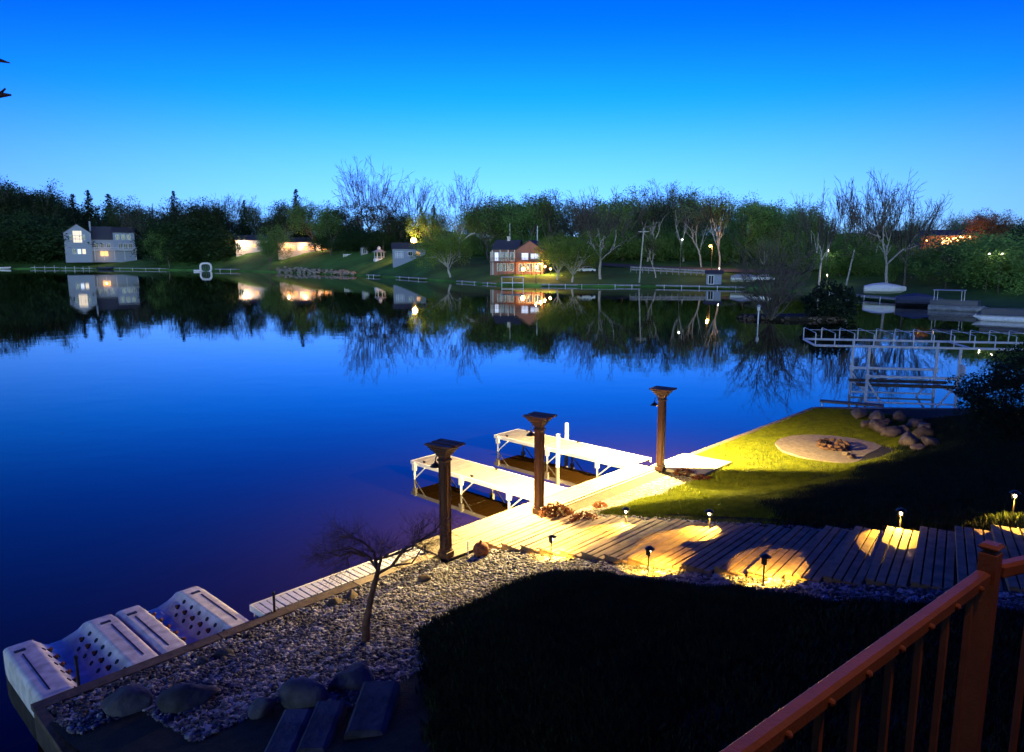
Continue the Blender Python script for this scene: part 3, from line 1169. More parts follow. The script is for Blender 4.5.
pst = m.build('corner_post', MAT['bronze'], rl)
m = MB()
along(pp, rd, rn, -0.019, 0.019, -0.019, 0.019, zt + 0.036, zt + 0.05, m, 0.006)
m.build('post_cap', MAT['bronze'], pst)
m = MB()
along(pp, rd, rn, -0.04, -0.0195, -0.009, 0.009, zt - 0.028, zt - 0.006, m, 0.004)
m.build('rail_bracket', MAT['black_metal'], pst)
d2 = Vector((0.93, 0.37, 0)).normalized()
n2 = Vector((d2.y, -d2.x, 0))
m = MB()
along(pp, d2, n2, 0.026, 1.6, -0.014, 0.014, zt - 0.03, zt + 0.002, m, 0.006)
m.build('top_rail', MAT['bronze'], rl)
for i in range(10):
    m = MB()
    along(pp, d2, n2, 0.14 + 0.118 * i, 0.151 + 0.118 * i, -0.0055, 0.0055, 0.1, zt - 0.062, m)
    m.build('baluster', MAT['bronze'], rl)
# porch lamp of the house, behind and to the right of the camera
pol = thing('porch_lamp', 'small wall lamp of the house beside the deck', 'lamp', (1.3, -0.35, 6.1))
MB().box(-0.03, 0.03, -0.03, 0.03, 0, 2.78).box(-0.08, 0.08, -0.08, 0.08, 3.0, 3.03).build('lamp_stand', MAT['black_metal'], pol)
MB().lathe([(0.03, 2.8), (0.06, 2.84), (0.06, 2.92), (0.03, 2.97)], 12, (-0.3, 1.1, 0)).build('bulb', MAT['orange_bulb'], pol)
MB().tube([(0, 0, 2.95), (-0.1, 0.5, 3.1), (-0.3, 1.1, 2.95)], 0.015, 6).build('lamp_arm', MAT['black_metal'], pol)
lamp(pol, (-0.3, 1.1, 2.6), 5.0, (1.0, 0.42, 0.06), 0.06)

# ------------------------------------------------------------------ the house the photo is taken from (behind the camera)
hs = thing('house', 'dark lakeside house behind the deck', 'house', (2.0, -2.6, 0), 0)
MB().box(-11, 12, -9, 0, 1.0, 10.5).build('wall', MAT['brown_wood'], hs)
m = MB()
m.add([(-11.6, -9.6, 10.4), (12.6, -9.6, 10.4), (12.6, 0.9, 10.4), (-11.6, 0.9, 10.4), (-11.6, -4.4, 14), (12.6, -4.4, 14)], [(0, 1, 5, 4), (2, 3, 4, 5), (1, 2, 5), (3, 0, 4), (3, 2, 1, 0)])
m.build('roof', MAT['dark_roof'], hs)
for x in (-8, -4, 3.5, 8):
    w_ = MB().box(x - 0.9, x + 0.9, 0.002, 0.05, 7.0, 8.6).build('window', MAT['white_paint'], hs)
    MB().box(x - 0.8, x + 0.8, 0.052, 0.06, 7.1, 8.5).build('pane', MAT['glass'], w_)

# ------------------------------------------------------------------ trees
def grow(rg, H, r0, fork, depth, spread, nchild, droop=0.0, up=0.25, lean=(0, 0), taper=0.72, lenf=0.72):
    """tapered trunk with forking limbs: returns segments (points, radii, level) and twig tips"""
    segs, tips = [], []

    def branch(p, d, L, r, lev):
        n = 4 if lev < 2 else 3
        pts, rad = [p], [r]
        q = p.copy()
        dd = d.copy()
        for i in range(n):
            dd = (dd + Vector((rg.gauss(0, 0.13), rg.gauss(0, 0.13), rg.gauss(0, 0.08) + (up if lev else 0.05) * 0.35 - droop * lev * 0.12))).normalized()
            q = q + dd * (L / n)
            pts.append(q.copy())
            rad.append(r * (1 - (1 - taper) * (i + 1) / n))
        segs.append((pts, rad, lev))
        if lev >= depth:
            tips.append((q.copy(), dd.copy(), L))
            return
        k = nchild[min(lev, len(nchild) - 1)]
        a0 = rg.uniform(0, 6.28)
        for j in range(k):
            a = a0 + 2 * pi * j / k + rg.gauss(0, 0.35)
            sp = spread * rg.uniform(0.7, 1.3)
            if j == 0:
                sp *= 0.35
            side = dd.orthogonal().normalized()
            side = Matrix.Rotation(a, 3, dd) @ side
            nd = (dd * math.cos(sp) + side * math.sin(sp)).normalized()
            t = rg.uniform(0.35 if lev else 0.6, 1.0) if j else 1.0
            f = t * n
            base = pts[-1] if t > 0.97 else pts[min(n - 1, int(f))].lerp(pts[min(n - 1, int(f)) + 1], f - int(f))
            branch(base, nd, L * lenf * rg.uniform(0.8, 1.15) if lev else H * (1 - fork) * 0.42 * rg.uniform(0.85, 1.1), r * taper * (0.75 if k > 2 else 0.82) * rg.uniform(0.85, 1.05), lev + 1)

    branch(Vector((0, 0, -0.4)), Vector((lean[0], lean[1], 1)).normalized(), H * fork + 0.4, r0, 0)
    return segs, tips


def scale_to(segs, tips, H):
    top = max(p.z for s_ in segs for p in s_[0])
    k = H / top
    for s_ in segs:
        for p in s_[0]:
            p *= k
    return [(t[0] * k, t[1], t[2] * k) for t in tips]


class Proto:
    """a tree shape: trunk mesh and crown mesh, used again for its look-alikes"""

    def __init__(self, kind, seed, H=20.0):
        rg = random.Random(seed)
        nr = np.random.default_rng(seed)
        self.H = H
        tm, cm = MB(), None
        self.leaf = None
        if kind == 'conifer':
            tm.tube([(0, 0, -0.4), (0, 0, H * 0.5), (0, 0, H * 0.99)], [H * 0.014, H * 0.009, 0.03], 7)
            cs = []
            z = H * 0.06
            while z < H * 0.985:
                f = z / H
                rr = H * 0.24 * (1 - f) ** 0.7 * rg.uniform(0.7, 1.12) + 0.25
                k = max(5, int(13 * (1 - f)) + 3)
                for j in range(k):
                    a = rg.uniform(0, 6.28)
                    L = rr * rg.uniform(0.55, 1.1)
                    n = max(3, int(L / 0.24))
                    for q in range(n):
                        t = (q + 0.6) / n
                        cs.append((L * t * math.cos(a) + rg.gauss(0, 0.1), L * t * math.sin(a) + rg.gauss(0, 0.1), z - 0.35 * L * t * t + rg.gauss(0, 0.1) + 0.08))
                z += H * 0.022
            self.crown = leaf_quads(nr, np.array(cs), 0.34)
            self.trunk = tm
            return
        if kind == 'bare':
            segs, tips = grow(rg, H, H * 0.016, 0.30, 6, 0.62, (4, 3, 3, 2, 2, 2), up=0.14, lenf=0.76)
        elif kind == 'bare_tall':
            segs, tips = grow(rg, H, H * 0.013, 0.42, 6, 0.52, (3, 2, 2, 2, 2, 2), up=0.22, lenf=0.78, lean=(rg.uniform(-.12, .12), 0))
        elif kind == 'budding':
            segs, tips = grow(rg, H, H * 0.013, 0.36, 5, 0.5, (4, 3, 3, 2, 2), up=0.35)
        elif kind == 'leafy':
            segs, tips = grow(rg, H, H * 0.017, 0.26, 5, 0.62, (5, 3, 3, 2, 2), up=0.2)
        elif kind == 'round':
            segs, tips = grow(rg, H, H * 0.02, 0.22, 4, 0.68, (6, 4, 3, 3), up=0.12)
        elif kind == 'pine':
            segs, tips = grow(rg, H, H * 0.013, 0.62, 3, 0.95, (7, 4, 3), up=0.05)
        tips = scale_to(segs, tips, H * 0.97)
        tw = MB()
        for pts, rad, lev in segs:
            if lev <= 2:
                tm.tube(pts, [max(r, 0.05) for r in rad], 7 if lev == 0 else 5, cap=False)
            else:
                tw.tube(pts[::2] if len(pts) % 2 else pts, [max(r, 0.034) for r in (rad[::2] if len(pts) % 2 else rad)], 3, cap=False)
        self.trunk = tm
        fine = []
        for p, d, L in tips:
            for k in range(2 if kind.startswith('bare') else 1):
                e = p + (d + Vector((rg.gauss(0, 0.45), rg.gauss(0, 0.45), rg.gauss(0.1, 0.4)))).normalized() * L * rg.uniform(0.5, 1.0)
                tw.tube([p, e], [0.034, 0.018], 3, cap=False)
                fine.append(e)
        self.twigs = tw
        if kind.startswith('bare'):
            self.crown = None
            return
        spec = {'budding': (14, 0.05, 0.17), 'leafy': (26, 0.06, 0.21), 'round': (30, 0.06, 0.22), 'pine': (36, 0.05, 0.22)}[kind]
        c = []
        for p, d, L in tips:
            # thin or thick clumps: some limb ends carry few leaves, so gaps stay open
            w = rg.choice((0.25, 0.7, 1.0, 1.3)) if kind != 'budding' else rg.choice((0.2, 0.5, 1, 1.6))
            for q in range(int(spec[0] * w)):
                c.append((p.x + rg.gauss(0, spec[1] * H * 0.6), p.y + rg.gauss(0, spec[1] * H * 0.6), p.z + rg.gauss(0, spec[1] * H * 0.5)))
        for pts, rad, lev in segs:
            # leaves along the inner limbs too, so the crown hangs down to the lower branches
            if lev >= 2 and kind in ('leafy', 'round'):
                for p in pts[1:]:
                    for q in range(5 if kind == 'leafy' else 7):
                        c.append((p.x + rg.gauss(0, 0.045 * H), p.y + rg.gauss(0, 0.045 * H), p.z - 0.03 * H + rg.gauss(0, 0.05 * H)))
        c = np.array(c)
        c = c[c[:, 2] > H * 0.1]
        self.crown = leaf_quads(nr, c, spec[2])


PROTO = {}
for kind, n in (('conifer', 3), ('bare', 3), ('bare_tall', 2), ('budding', 3), ('leafy', 4), ('round', 3), ('pine', 2)):
    PROTO[kind] = [Proto(kind, 1000 + 17 * i + len(kind) * 100) for i in range(n)]
MESHES = {}


def tree_meshes(kind, i, leaf, bark):
    key = (kind, i, leaf, bark)
    if key not in MESHES:
        P = PROTO[kind][i % len(PROTO[kind])]
        t = P.trunk.build('trunk', MAT[bark])
        if P.crown is None:
            c = P.twigs.build('crown', MAT['twig'])
        else:
            V, Fq = P.crown
            if hasattr(P, 'twigs') and P.twigs.v:
                # twigs ride along in the crown as a second material
                tv = np.array(P.twigs.v)
                tf = np.array([f for f in P.twigs.f if len(f) == 4])
                c = raw_mesh('crown', np.vstack([V, tv]), np.vstack([Fq, tf + len(V)]), MAT[leaf])
                c.data.materials.append(MAT['twig'])
                mi = np.zeros(len(Fq) + len(tf), np.int32)
                mi[len(Fq):] = 1
                c.data.polygons.foreach_set('material_index', mi)
            else:
                c = raw_mesh('crown', V, Fq, MAT[leaf])
        MESHES[key] = (t.data, c.data)
        bpy.data.objects.remove(t)
        bpy.data.objects.remove(c)
    return MESHES[key]


trng = random.Random(99)


def tree(label, px, py_top, dback, kind, leaf='leaf_mid', bark='bark', wide=1.0, i=None, group=None, depth=None, name=None, lift=0.0):
    """a tree whose foot stands dback metres behind the waterline at that bearing; its top reaches py_top"""
    depth = depth or shore_depth(px) + dback
    p = on_bank(px, depth)
    top = far(px, py_top - (5 if py_top < 215 and 300 < px < 800 else 0), depth).z
    h = max(3.0, top - p.z)
    i = trng.randrange(6) if i is None else i
    P = PROTO[kind][i % len(PROTO[kind])]
    tm, cm = tree_meshes(kind, i % len(PROTO[kind]), leaf, bark)
    nm = name or {'conifer': 'conifer_tree', 'bare': 'bare_tree', 'bare_tall': 'bare_tree', 'budding': 'budding_tree', 'leafy': 'leafy_tree', 'round': 'leafy_tree', 'pine': 'pine_tree'}[kind]
    t = thing(nm, label, 'tree', p, trng.uniform(0, 6.28), group)
    k = h / P.H
    t.scale = (k * wide, k * wide, k)
    for me, n in ((tm, 'trunk'), (cm, 'crown')):
        o = bpy.data.objects.new(n, me)
        COL.objects.link(o)
        o.parent = t
    return t


G1 = 'trees along the far bank'
TREES = [
    # left, very dark
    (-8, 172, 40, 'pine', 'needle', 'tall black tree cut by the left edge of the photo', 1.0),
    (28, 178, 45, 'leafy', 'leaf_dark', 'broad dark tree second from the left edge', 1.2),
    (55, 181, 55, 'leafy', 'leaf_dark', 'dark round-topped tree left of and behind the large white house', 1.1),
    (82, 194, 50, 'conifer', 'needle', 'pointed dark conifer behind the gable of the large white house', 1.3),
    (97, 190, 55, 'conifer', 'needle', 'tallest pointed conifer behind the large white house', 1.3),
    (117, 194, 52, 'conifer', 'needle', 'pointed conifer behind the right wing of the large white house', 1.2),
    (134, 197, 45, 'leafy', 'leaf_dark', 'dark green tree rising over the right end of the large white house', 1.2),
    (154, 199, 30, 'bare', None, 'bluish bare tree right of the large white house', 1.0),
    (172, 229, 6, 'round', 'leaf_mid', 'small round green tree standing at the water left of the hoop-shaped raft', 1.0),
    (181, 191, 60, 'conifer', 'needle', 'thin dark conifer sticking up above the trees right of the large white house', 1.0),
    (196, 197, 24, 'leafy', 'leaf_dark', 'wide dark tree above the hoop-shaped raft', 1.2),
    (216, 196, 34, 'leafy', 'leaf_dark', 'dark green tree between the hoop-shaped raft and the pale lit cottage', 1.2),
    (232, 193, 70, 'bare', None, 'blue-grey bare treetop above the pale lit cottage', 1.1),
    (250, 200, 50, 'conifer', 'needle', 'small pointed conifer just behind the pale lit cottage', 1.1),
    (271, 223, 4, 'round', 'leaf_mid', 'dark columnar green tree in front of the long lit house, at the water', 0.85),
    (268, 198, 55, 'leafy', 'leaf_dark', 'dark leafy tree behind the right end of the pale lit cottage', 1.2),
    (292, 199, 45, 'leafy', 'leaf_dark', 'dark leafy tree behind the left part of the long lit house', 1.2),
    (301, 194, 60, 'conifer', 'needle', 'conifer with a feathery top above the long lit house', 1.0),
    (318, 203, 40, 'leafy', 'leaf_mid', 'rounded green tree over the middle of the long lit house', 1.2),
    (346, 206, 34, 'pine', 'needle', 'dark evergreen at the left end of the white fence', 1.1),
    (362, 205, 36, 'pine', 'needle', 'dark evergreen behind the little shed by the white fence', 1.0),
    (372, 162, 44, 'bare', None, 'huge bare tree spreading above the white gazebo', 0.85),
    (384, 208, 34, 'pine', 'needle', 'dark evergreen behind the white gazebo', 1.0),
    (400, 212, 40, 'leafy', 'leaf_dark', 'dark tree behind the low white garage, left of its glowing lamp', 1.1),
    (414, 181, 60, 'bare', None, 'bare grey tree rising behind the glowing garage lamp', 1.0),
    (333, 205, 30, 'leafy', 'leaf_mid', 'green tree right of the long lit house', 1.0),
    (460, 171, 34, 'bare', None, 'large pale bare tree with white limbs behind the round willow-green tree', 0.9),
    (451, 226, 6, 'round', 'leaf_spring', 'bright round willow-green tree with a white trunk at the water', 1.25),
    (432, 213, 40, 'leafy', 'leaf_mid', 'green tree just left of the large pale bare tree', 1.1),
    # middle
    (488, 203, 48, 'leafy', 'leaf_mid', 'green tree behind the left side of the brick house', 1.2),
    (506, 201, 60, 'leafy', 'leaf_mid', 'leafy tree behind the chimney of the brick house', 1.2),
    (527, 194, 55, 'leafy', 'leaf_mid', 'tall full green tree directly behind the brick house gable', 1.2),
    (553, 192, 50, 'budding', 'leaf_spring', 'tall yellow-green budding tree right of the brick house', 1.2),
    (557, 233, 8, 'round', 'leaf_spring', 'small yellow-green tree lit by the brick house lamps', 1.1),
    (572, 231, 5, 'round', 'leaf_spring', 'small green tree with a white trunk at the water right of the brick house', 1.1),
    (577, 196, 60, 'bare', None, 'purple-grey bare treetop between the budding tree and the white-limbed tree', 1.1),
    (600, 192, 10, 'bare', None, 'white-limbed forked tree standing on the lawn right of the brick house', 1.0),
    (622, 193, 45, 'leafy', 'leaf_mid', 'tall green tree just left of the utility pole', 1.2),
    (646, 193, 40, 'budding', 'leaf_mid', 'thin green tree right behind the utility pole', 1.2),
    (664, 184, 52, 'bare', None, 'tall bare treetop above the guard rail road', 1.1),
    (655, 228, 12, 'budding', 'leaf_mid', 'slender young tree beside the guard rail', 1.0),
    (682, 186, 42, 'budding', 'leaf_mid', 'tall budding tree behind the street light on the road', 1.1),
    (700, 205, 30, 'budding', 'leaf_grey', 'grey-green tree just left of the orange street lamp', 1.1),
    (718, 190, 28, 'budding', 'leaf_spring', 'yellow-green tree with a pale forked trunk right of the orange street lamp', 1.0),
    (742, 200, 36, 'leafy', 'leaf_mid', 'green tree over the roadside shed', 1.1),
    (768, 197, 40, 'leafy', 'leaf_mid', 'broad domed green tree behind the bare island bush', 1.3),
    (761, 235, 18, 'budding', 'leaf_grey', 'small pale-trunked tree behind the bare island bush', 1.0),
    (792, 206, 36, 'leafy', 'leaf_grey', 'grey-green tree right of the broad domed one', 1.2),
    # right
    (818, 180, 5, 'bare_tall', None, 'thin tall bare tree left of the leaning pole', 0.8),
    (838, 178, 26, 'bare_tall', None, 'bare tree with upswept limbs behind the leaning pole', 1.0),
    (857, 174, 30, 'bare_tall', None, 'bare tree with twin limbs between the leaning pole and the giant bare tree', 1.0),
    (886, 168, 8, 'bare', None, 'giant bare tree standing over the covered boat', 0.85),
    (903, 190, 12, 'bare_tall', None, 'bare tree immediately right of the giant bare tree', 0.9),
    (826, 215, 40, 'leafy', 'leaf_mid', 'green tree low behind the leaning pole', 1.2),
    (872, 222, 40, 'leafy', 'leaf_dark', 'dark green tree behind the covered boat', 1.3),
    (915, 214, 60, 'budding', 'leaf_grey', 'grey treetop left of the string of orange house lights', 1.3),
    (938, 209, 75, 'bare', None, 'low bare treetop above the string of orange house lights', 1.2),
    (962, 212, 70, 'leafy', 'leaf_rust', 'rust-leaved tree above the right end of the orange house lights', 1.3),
    (986, 208, 66, 'leafy', 'leaf_rust', 'rust-brown tree further right on the hillside', 1.3),
    (1004, 232, 30, 'leafy', 'leaf_dark', 'dark tree behind the two white yard lamps', 1.3),
    (1030, 215, 40, 'leafy', 'leaf_dark', 'black leafy tree on the right edge of the photo', 1.4),
    (944, 243, 14, 'budding', 'leaf_grey', 'thin dark tree left of the docked boats', 1.0),
    (1014, 232, 45, 'bare', None, 'dim bare tree beyond the two white yard lamps', 1.0),
]
WHITE = {'white-limbed forked tree standing on the lawn right of the brick house', 'large pale bare tree with white limbs behind the round willow-green tree',
         'bright round willow-green tree with a white trunk at the water', 'small green tree with a white trunk at the water right of the brick house',
         'yellow-green tree with a pale forked trunk right of the orange street lamp', 'small pale-trunked tree behind the bare island bush', 'thin tall bare tree left of the leaning pole',
         'giant bare tree standing over the covered boat', 'small yellow-green tree lit by the brick house lamps', 'slender young tree beside the guard rail'}
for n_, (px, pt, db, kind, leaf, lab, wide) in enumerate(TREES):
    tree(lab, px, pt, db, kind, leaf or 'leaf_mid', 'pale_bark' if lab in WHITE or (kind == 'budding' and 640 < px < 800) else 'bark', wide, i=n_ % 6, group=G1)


# wooded slopes behind: one mass nobody could count
def woods(name, specs, mat, seed, sink=0.0, wide=1.0):
    rg = random.Random(seed)
    Vs, Fs, off = [], [], 0
    for px, pt, db, kind in specs:
        P = PROTO[kind][rg.randrange(len(PROTO[kind]))]
        depth = shore_depth(px) + db
        p = on_bank(px, depth)
        h = max(4, far(px, pt, depth).z - p.z)
        p.z -= sink * h
        h *= 1 + sink
        k = h / P.H
        a = rg.uniform(0, 6.28)
        parts = [(np.array(P.trunk.v), np.array([f for f in P.trunk.f if len(f) == 4]))]
        if P.crown is not None:
            V, Fq = P.crown
            keep = np.sort(np.array(rg.sample(range(len(Fq)), int(len(Fq) * 0.8))))
            Vq = V.reshape(-1, 4, 3)[keep]
            cc = Vq.mean(1, keepdims=True)
            Vq = cc + (Vq - cc) * 1.25
            parts.append((Vq.reshape(-1, 3), np.arange(4 * len(keep)).reshape(-1, 4)))
        else:
            parts.append((np.array(P.twigs.v), np.array([f for f in P.twigs.f if len(f) == 4])))
        for V, Fq in parts:
            w = rg.uniform(1.0, 1.35) * wide
            X = V[:, 0] * math.cos(a) - V[:, 1] * math.sin(a)
            Y = V[:, 0] * math.sin(a) + V[:, 1] * math.cos(a)
            Vs.append(np.stack([X * k * w + p.x, Y * k * w + p.y, V[:, 2] * k + p.z], 1))
            Fs.append(Fq + off)
            off += len(V)
    o = raw_mesh(name, np.vstack(Vs), np.vstack(Fs), mat)
    return o


SKY = [(-60, 176), (0, 178), (40, 184), (80, 200), (130, 205), (180, 205), (230, 206), (260, 210), (300, 210), (350, 214), (400, 212), (440, 208), (480, 206), (520, 200), (560, 202), (600, 203), (640, 202), (680, 200), (720, 205), (760, 204), (800, 212), (850, 222), (900, 222), (930, 220), (960, 216), (1000, 218), (1060, 222)]


def skyline(px):
    for (a, ya), (b, yb) in zip(SKY, SKY[1:]):
        if a <= px <= b:
            return ya + (yb - ya) * (px - a) / (b - a)
    return 215


wr_ = random.Random(7)
wl, wmid, wright = [], [], []
for k in range(150):
    px = -50 + 1130 * (k + wr_.random()) / 150
    pt = skyline(px) + wr_.uniform(0, 22) - (7 if 420 < px < 800 else 2)
    db = wr_.uniform(62, 110)
    if px < 440:
        wl.append((px, pt, db, wr_.choice(('leafy', 'leafy', 'conifer', 'pine', 'round'))))
    elif px < 800:
        wmid.append((px, pt - 1, db, wr_.choice(('leafy', 'budding', 'leafy', 'budding', 'bare', 'round'))))
    else:
        wright.append((px, pt, db, wr_.choice(('leafy', 'budding', 'leafy', 'bare', 'round'))))
# undergrowth filling the foot of the woods
und_l, und_r = [], []
for k in range(14):
    px = wr_.uniform(180, 206)
    und_l.append((px, wr_.uniform(212, 236), wr_.uniform(16, 34), wr_.choice(('round', 'leafy'))))
for k in range(14):
    px = wr_.uniform(-30, 44)
    und_l.append((px, wr_.uniform(205, 230), wr_.uniform(18, 36), wr_.choice(('round', 'leafy'))))
for k in range(14):
    und_l.append((wr_.uniform(336, 400), wr_.uniform(222, 234), wr_.uniform(38, 46), wr_.choice(('round', 'leafy'))))
for k in range(22):
    und_r.append((wr_.uniform(790, 1060), wr_.uniform(225, 250), wr_.uniform(20, 40), wr_.choice(('round', 'leafy'))))
for k in range(110):
    px = -50 + 1130 * (k + wr_.random()) / 110
    if 230 < px < 335 or 340 < px < 425 or 485 < px < 548:
        db = wr_.uniform(55, 75)
    else:
        db = wr_.uniform(38, 60) + (12 if px < 170 else 0)
    pt = skyline(px) + wr_.uniform(24, 40)
    (und_l if px < 440 else und_r).append((px, pt, db, wr_.choice(('round', 'leafy', 'round'))))
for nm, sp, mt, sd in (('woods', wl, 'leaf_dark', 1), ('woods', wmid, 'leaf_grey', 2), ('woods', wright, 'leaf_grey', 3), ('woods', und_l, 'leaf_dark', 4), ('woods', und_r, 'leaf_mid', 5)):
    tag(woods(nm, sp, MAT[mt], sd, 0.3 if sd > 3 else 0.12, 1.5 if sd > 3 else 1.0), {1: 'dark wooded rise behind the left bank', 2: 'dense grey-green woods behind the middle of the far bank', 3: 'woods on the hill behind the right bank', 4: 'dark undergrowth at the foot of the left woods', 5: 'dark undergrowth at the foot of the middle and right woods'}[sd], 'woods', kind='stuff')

# ------------------------------------------------------------------ buildings across the lake
FARLAMP = (1.0, 0.50, 0.14)


def house_part(d, blocks):
    """blocks: x0,x1,y0,y1,eave,ridge,axis,wall,roof,base ; local -y faces the lake"""
    for (x0, x1, y0, y1, e, r, ax, wm_, rm_, z0) in blocks:
        MB().box(x0, x1, y0, y1, z0, e).build('wall', MAT[wm_], d)
        o_ = 0.4
        t = 0.18
        m = MB()
        if ax == 'x':
            ym = (y0 + y1) / 2
            for z in (0, ):
                m.add([(x0 - o_, y0 - o_, e - 0.1), (x1 + o_, y0 - o_, e - 0.1), (x1 + o_, ym, r), (x0 - o_, ym, r), (x0 - o_, y1 + o_, e - 0.1), (x1 + o_, y1 + o_, e - 0.1),
                       (x0 - o_, y0 - o_, e - 0.1 + t), (x1 + o_, y0 - o_, e - 0.1 + t), (x1 + o_, ym, r + t), (x0 - o_, ym, r + t), (x0 - o_, y1 + o_, e - 0.1 + t), (x1 + o_, y1 + o_, e - 0.1 + t)],
                      [(6, 7, 8, 9), (9, 8, 11, 10), (0, 3, 2, 1), (3, 4, 5, 2), (0, 1, 7, 6), (5, 4, 10, 11), (1, 2, 8, 7), (2, 5, 11, 8), (0, 6, 9, 3), (3, 9, 10, 4)])
            m.build('roof', MAT[rm_], d)
            g = MB().add([(x0 + 0.01, y0, e), (x0 + 0.01, y1, e), (x0 + 0.01, ym, r - 0.05), (x0 + 0.25, y0, e), (x0 + 0.25, y1, e), (x0 + 0.25, ym, r - 0.05)], [(0, 2, 1), (3, 4, 5), (0, 1, 4, 3), (1, 2, 5, 4), (2, 0, 3, 5)])
            g.add([(x1 - 0.01, y0, e), (x1 - 0.01, y1, e), (x1 - 0.01, ym, r - 0.05), (x1 - 0.25, y0, e), (x1 - 0.25, y1, e), (x1 - 0.25, ym, r - 0.05)], [(0, 1, 2), (3, 5, 4), (0, 3, 4, 1), (1, 4, 5, 2), (2, 5, 3, 0)])
            g.build('gable', MAT[wm_], d)
        else:
            xm = (x0 + x1) / 2
            m.add([(x0 - o_, y0 - o_, e - 0.1), (xm, y0 - o_, r), (x1 + o_, y0 - o_, e - 0.1), (x0 - o_, y1 + o_, e - 0.1), (xm, y1 + o_, r), (x1 + o_, y1 + o_, e - 0.1),
                   (x0 - o_, y0 - o_, e - 0.1 + t), (xm, y0 - o_, r + t), (x1 + o_, y0 - o_, e - 0.1 + t), (x0 - o_, y1 + o_, e - 0.1 + t), (xm, y1 + o_, r + t), (x1 + o_, y1 + o_, e - 0.1 + t)],
                  [(6, 7, 10, 9), (7, 8, 11, 10), (0, 3, 4, 1), (1, 4, 5, 2), (0, 1, 7, 6), (1, 2, 8, 7), (4, 3, 9, 10), (5, 4, 10, 11), (3, 0, 6, 9), (2, 5, 11, 8)])
            m.build('roof', MAT[rm_], d)
            g = MB().add([(x0, y0 + 0.01, e), (x1, y0 + 0.01, e), (xm, y0 + 0.01, r - 0.05), (x0, y0 + 0.25, e), (x1, y0 + 0.25, e), (xm, y0 + 0.25, r - 0.05)], [(0, 1, 2), (3, 5, 4), (0, 3, 4, 1), (1, 4, 5, 2), (2, 5, 3, 0)])
            g.build('gable', MAT[wm_], d)


def win(d, x, z, w, h, y=0.0, pane='glass', frame='white_paint', door=False):
    f = MB()
    t = 0.12
    f.box(x - w / 2 - t, x + w / 2 + t, y - 0.08, y - 0.005, z - t, z)
    f.box(x - w / 2 - t, x + w / 2 + t, y - 0.08, y - 0.005, z + h, z + h + t)
    f.box(x - w / 2 - t, x - w / 2, y - 0.08, y - 0.005, z, z + h)
    f.box(x + w / 2, x + w / 2 + t, y - 0.08, y - 0.005, z, z + h)
    f.box(x - 0.04, x + 0.04, y - 0.07, y - 0.01, z, z + h)
    if w > 2.2:
        for q_ in (-0.25, 0.25):
            f.box(x + w * q_ - 0.1, x + w * q_ + 0.1, y - 0.07, y - 0.01, z, z + h)
        for q_ in (0.3, 0.62):
            f.box(x - w / 2, x + w / 2, y - 0.071, y - 0.011, z + h * q_ - 0.12, z + h * q_ + 0.12)
    wo = f.build('door' if door else 'window', MAT[frame], d)
    MB().box(x - w / 2, x + w / 2, y - 0.05, y - 0.012, z, z + h).build('pane', MAT[pane], wo)
    return wo


# big white house on the left
q = on_bank(106, shore_depth(106) + 12)
q.z = max(q.z, far(106, 258, q.y).z)
WH = thing('white_house', 'large pale three-part house with a big gable window on the left bank', 'house', q, facing(q))
sc_ = q.y / 740
W1 = lambda px: (px - 106) * sc_
hz = lambda py: (258 - py) * sc_
house_part(WH, [(W1(75), W1(98), 0, 12, hz(234), hz(225.5), 'y', 'white_siding', 'dark_roof', -2),
                (W1(98) + 0.02, W1(117) - 0.02, 2, 11, hz(240), hz(227.5), 'x', 'white_siding', 'dark_roof', -2),
                (W1(117), W1(136), 0.5, 11, hz(233), hz(228), 'x', 'white_siding', 'dark_roof', -2)])
win(WH, W1(86.5), hz(243), 3.4, hz(232) - hz(243), 0, 'lit_pane')
win(WH, W1(81.5), hz(240.5), 1.2, 2.2, 0, 'glass')
win(WH, W1(91.5), hz(240.5), 1.2, 2.2, 0, 'glass')
for px, ln in ((83, 'glass'), (87, 'cool_pane'), (91, 'lit_pane')):
    win(WH, W1(px), hz(254), 1.3, 2.2, 0, ln)
for px, ln in ((102, 'glass'), (107, 'glass'), (112.5, 'glass')):
    win(WH, W1(px), hz(248), 1.3, 2.0, 2.0, ln)
for px, ln in ((106.5, 'warm_pane'), (110, 'warm_pane')):
    win(WH, W1(px), hz(256), 1.4, 2.2, 2.0, ln, door=True)
for px in (121, 126, 131):
    win(WH, W1(px), hz(240), 1.5, 2.2, 0.5)
for px in (123, 127.5, 132):
    win(WH, W1(px), hz(249), 1.5, 2.4, 0.5)
MB().box(W1(97), W1(98.6), 3, 4, hz(232), hz(222.5)).build('chimney', MAT['white_siding'], WH)
m = MB().box(W1(98), W1(137), -2.2, 0.0, hz(250.5), hz(250.5) + 0.25)
for px in (100, 108, 117, 126, 136):
    m.box(W1(px) - 0.1, W1(px) + 0.1, -2.1, -1.9, -1, hz(250.5))
m.build('balcony', MAT['white_paint'], WH)
m = MB()
for k in range(40):
    x = W1(98) + (W1(137) - W1(98)) * k / 39
    m.box(x - 0.03, x + 0.03, -2.18, -2.12, hz(250.5) + 0.25, hz(250.5) + 1.2)
m.box(W1(98), W1(137), -2.2, -2.1, hz(250.5) + 1.2, hz(250.5) + 1.3)
m.build('balcony_rail', MAT['white_paint'], WH)
lamp(WH, (W1(108), -0.4, hz(254)), 40, FARLAMP, 0.2)

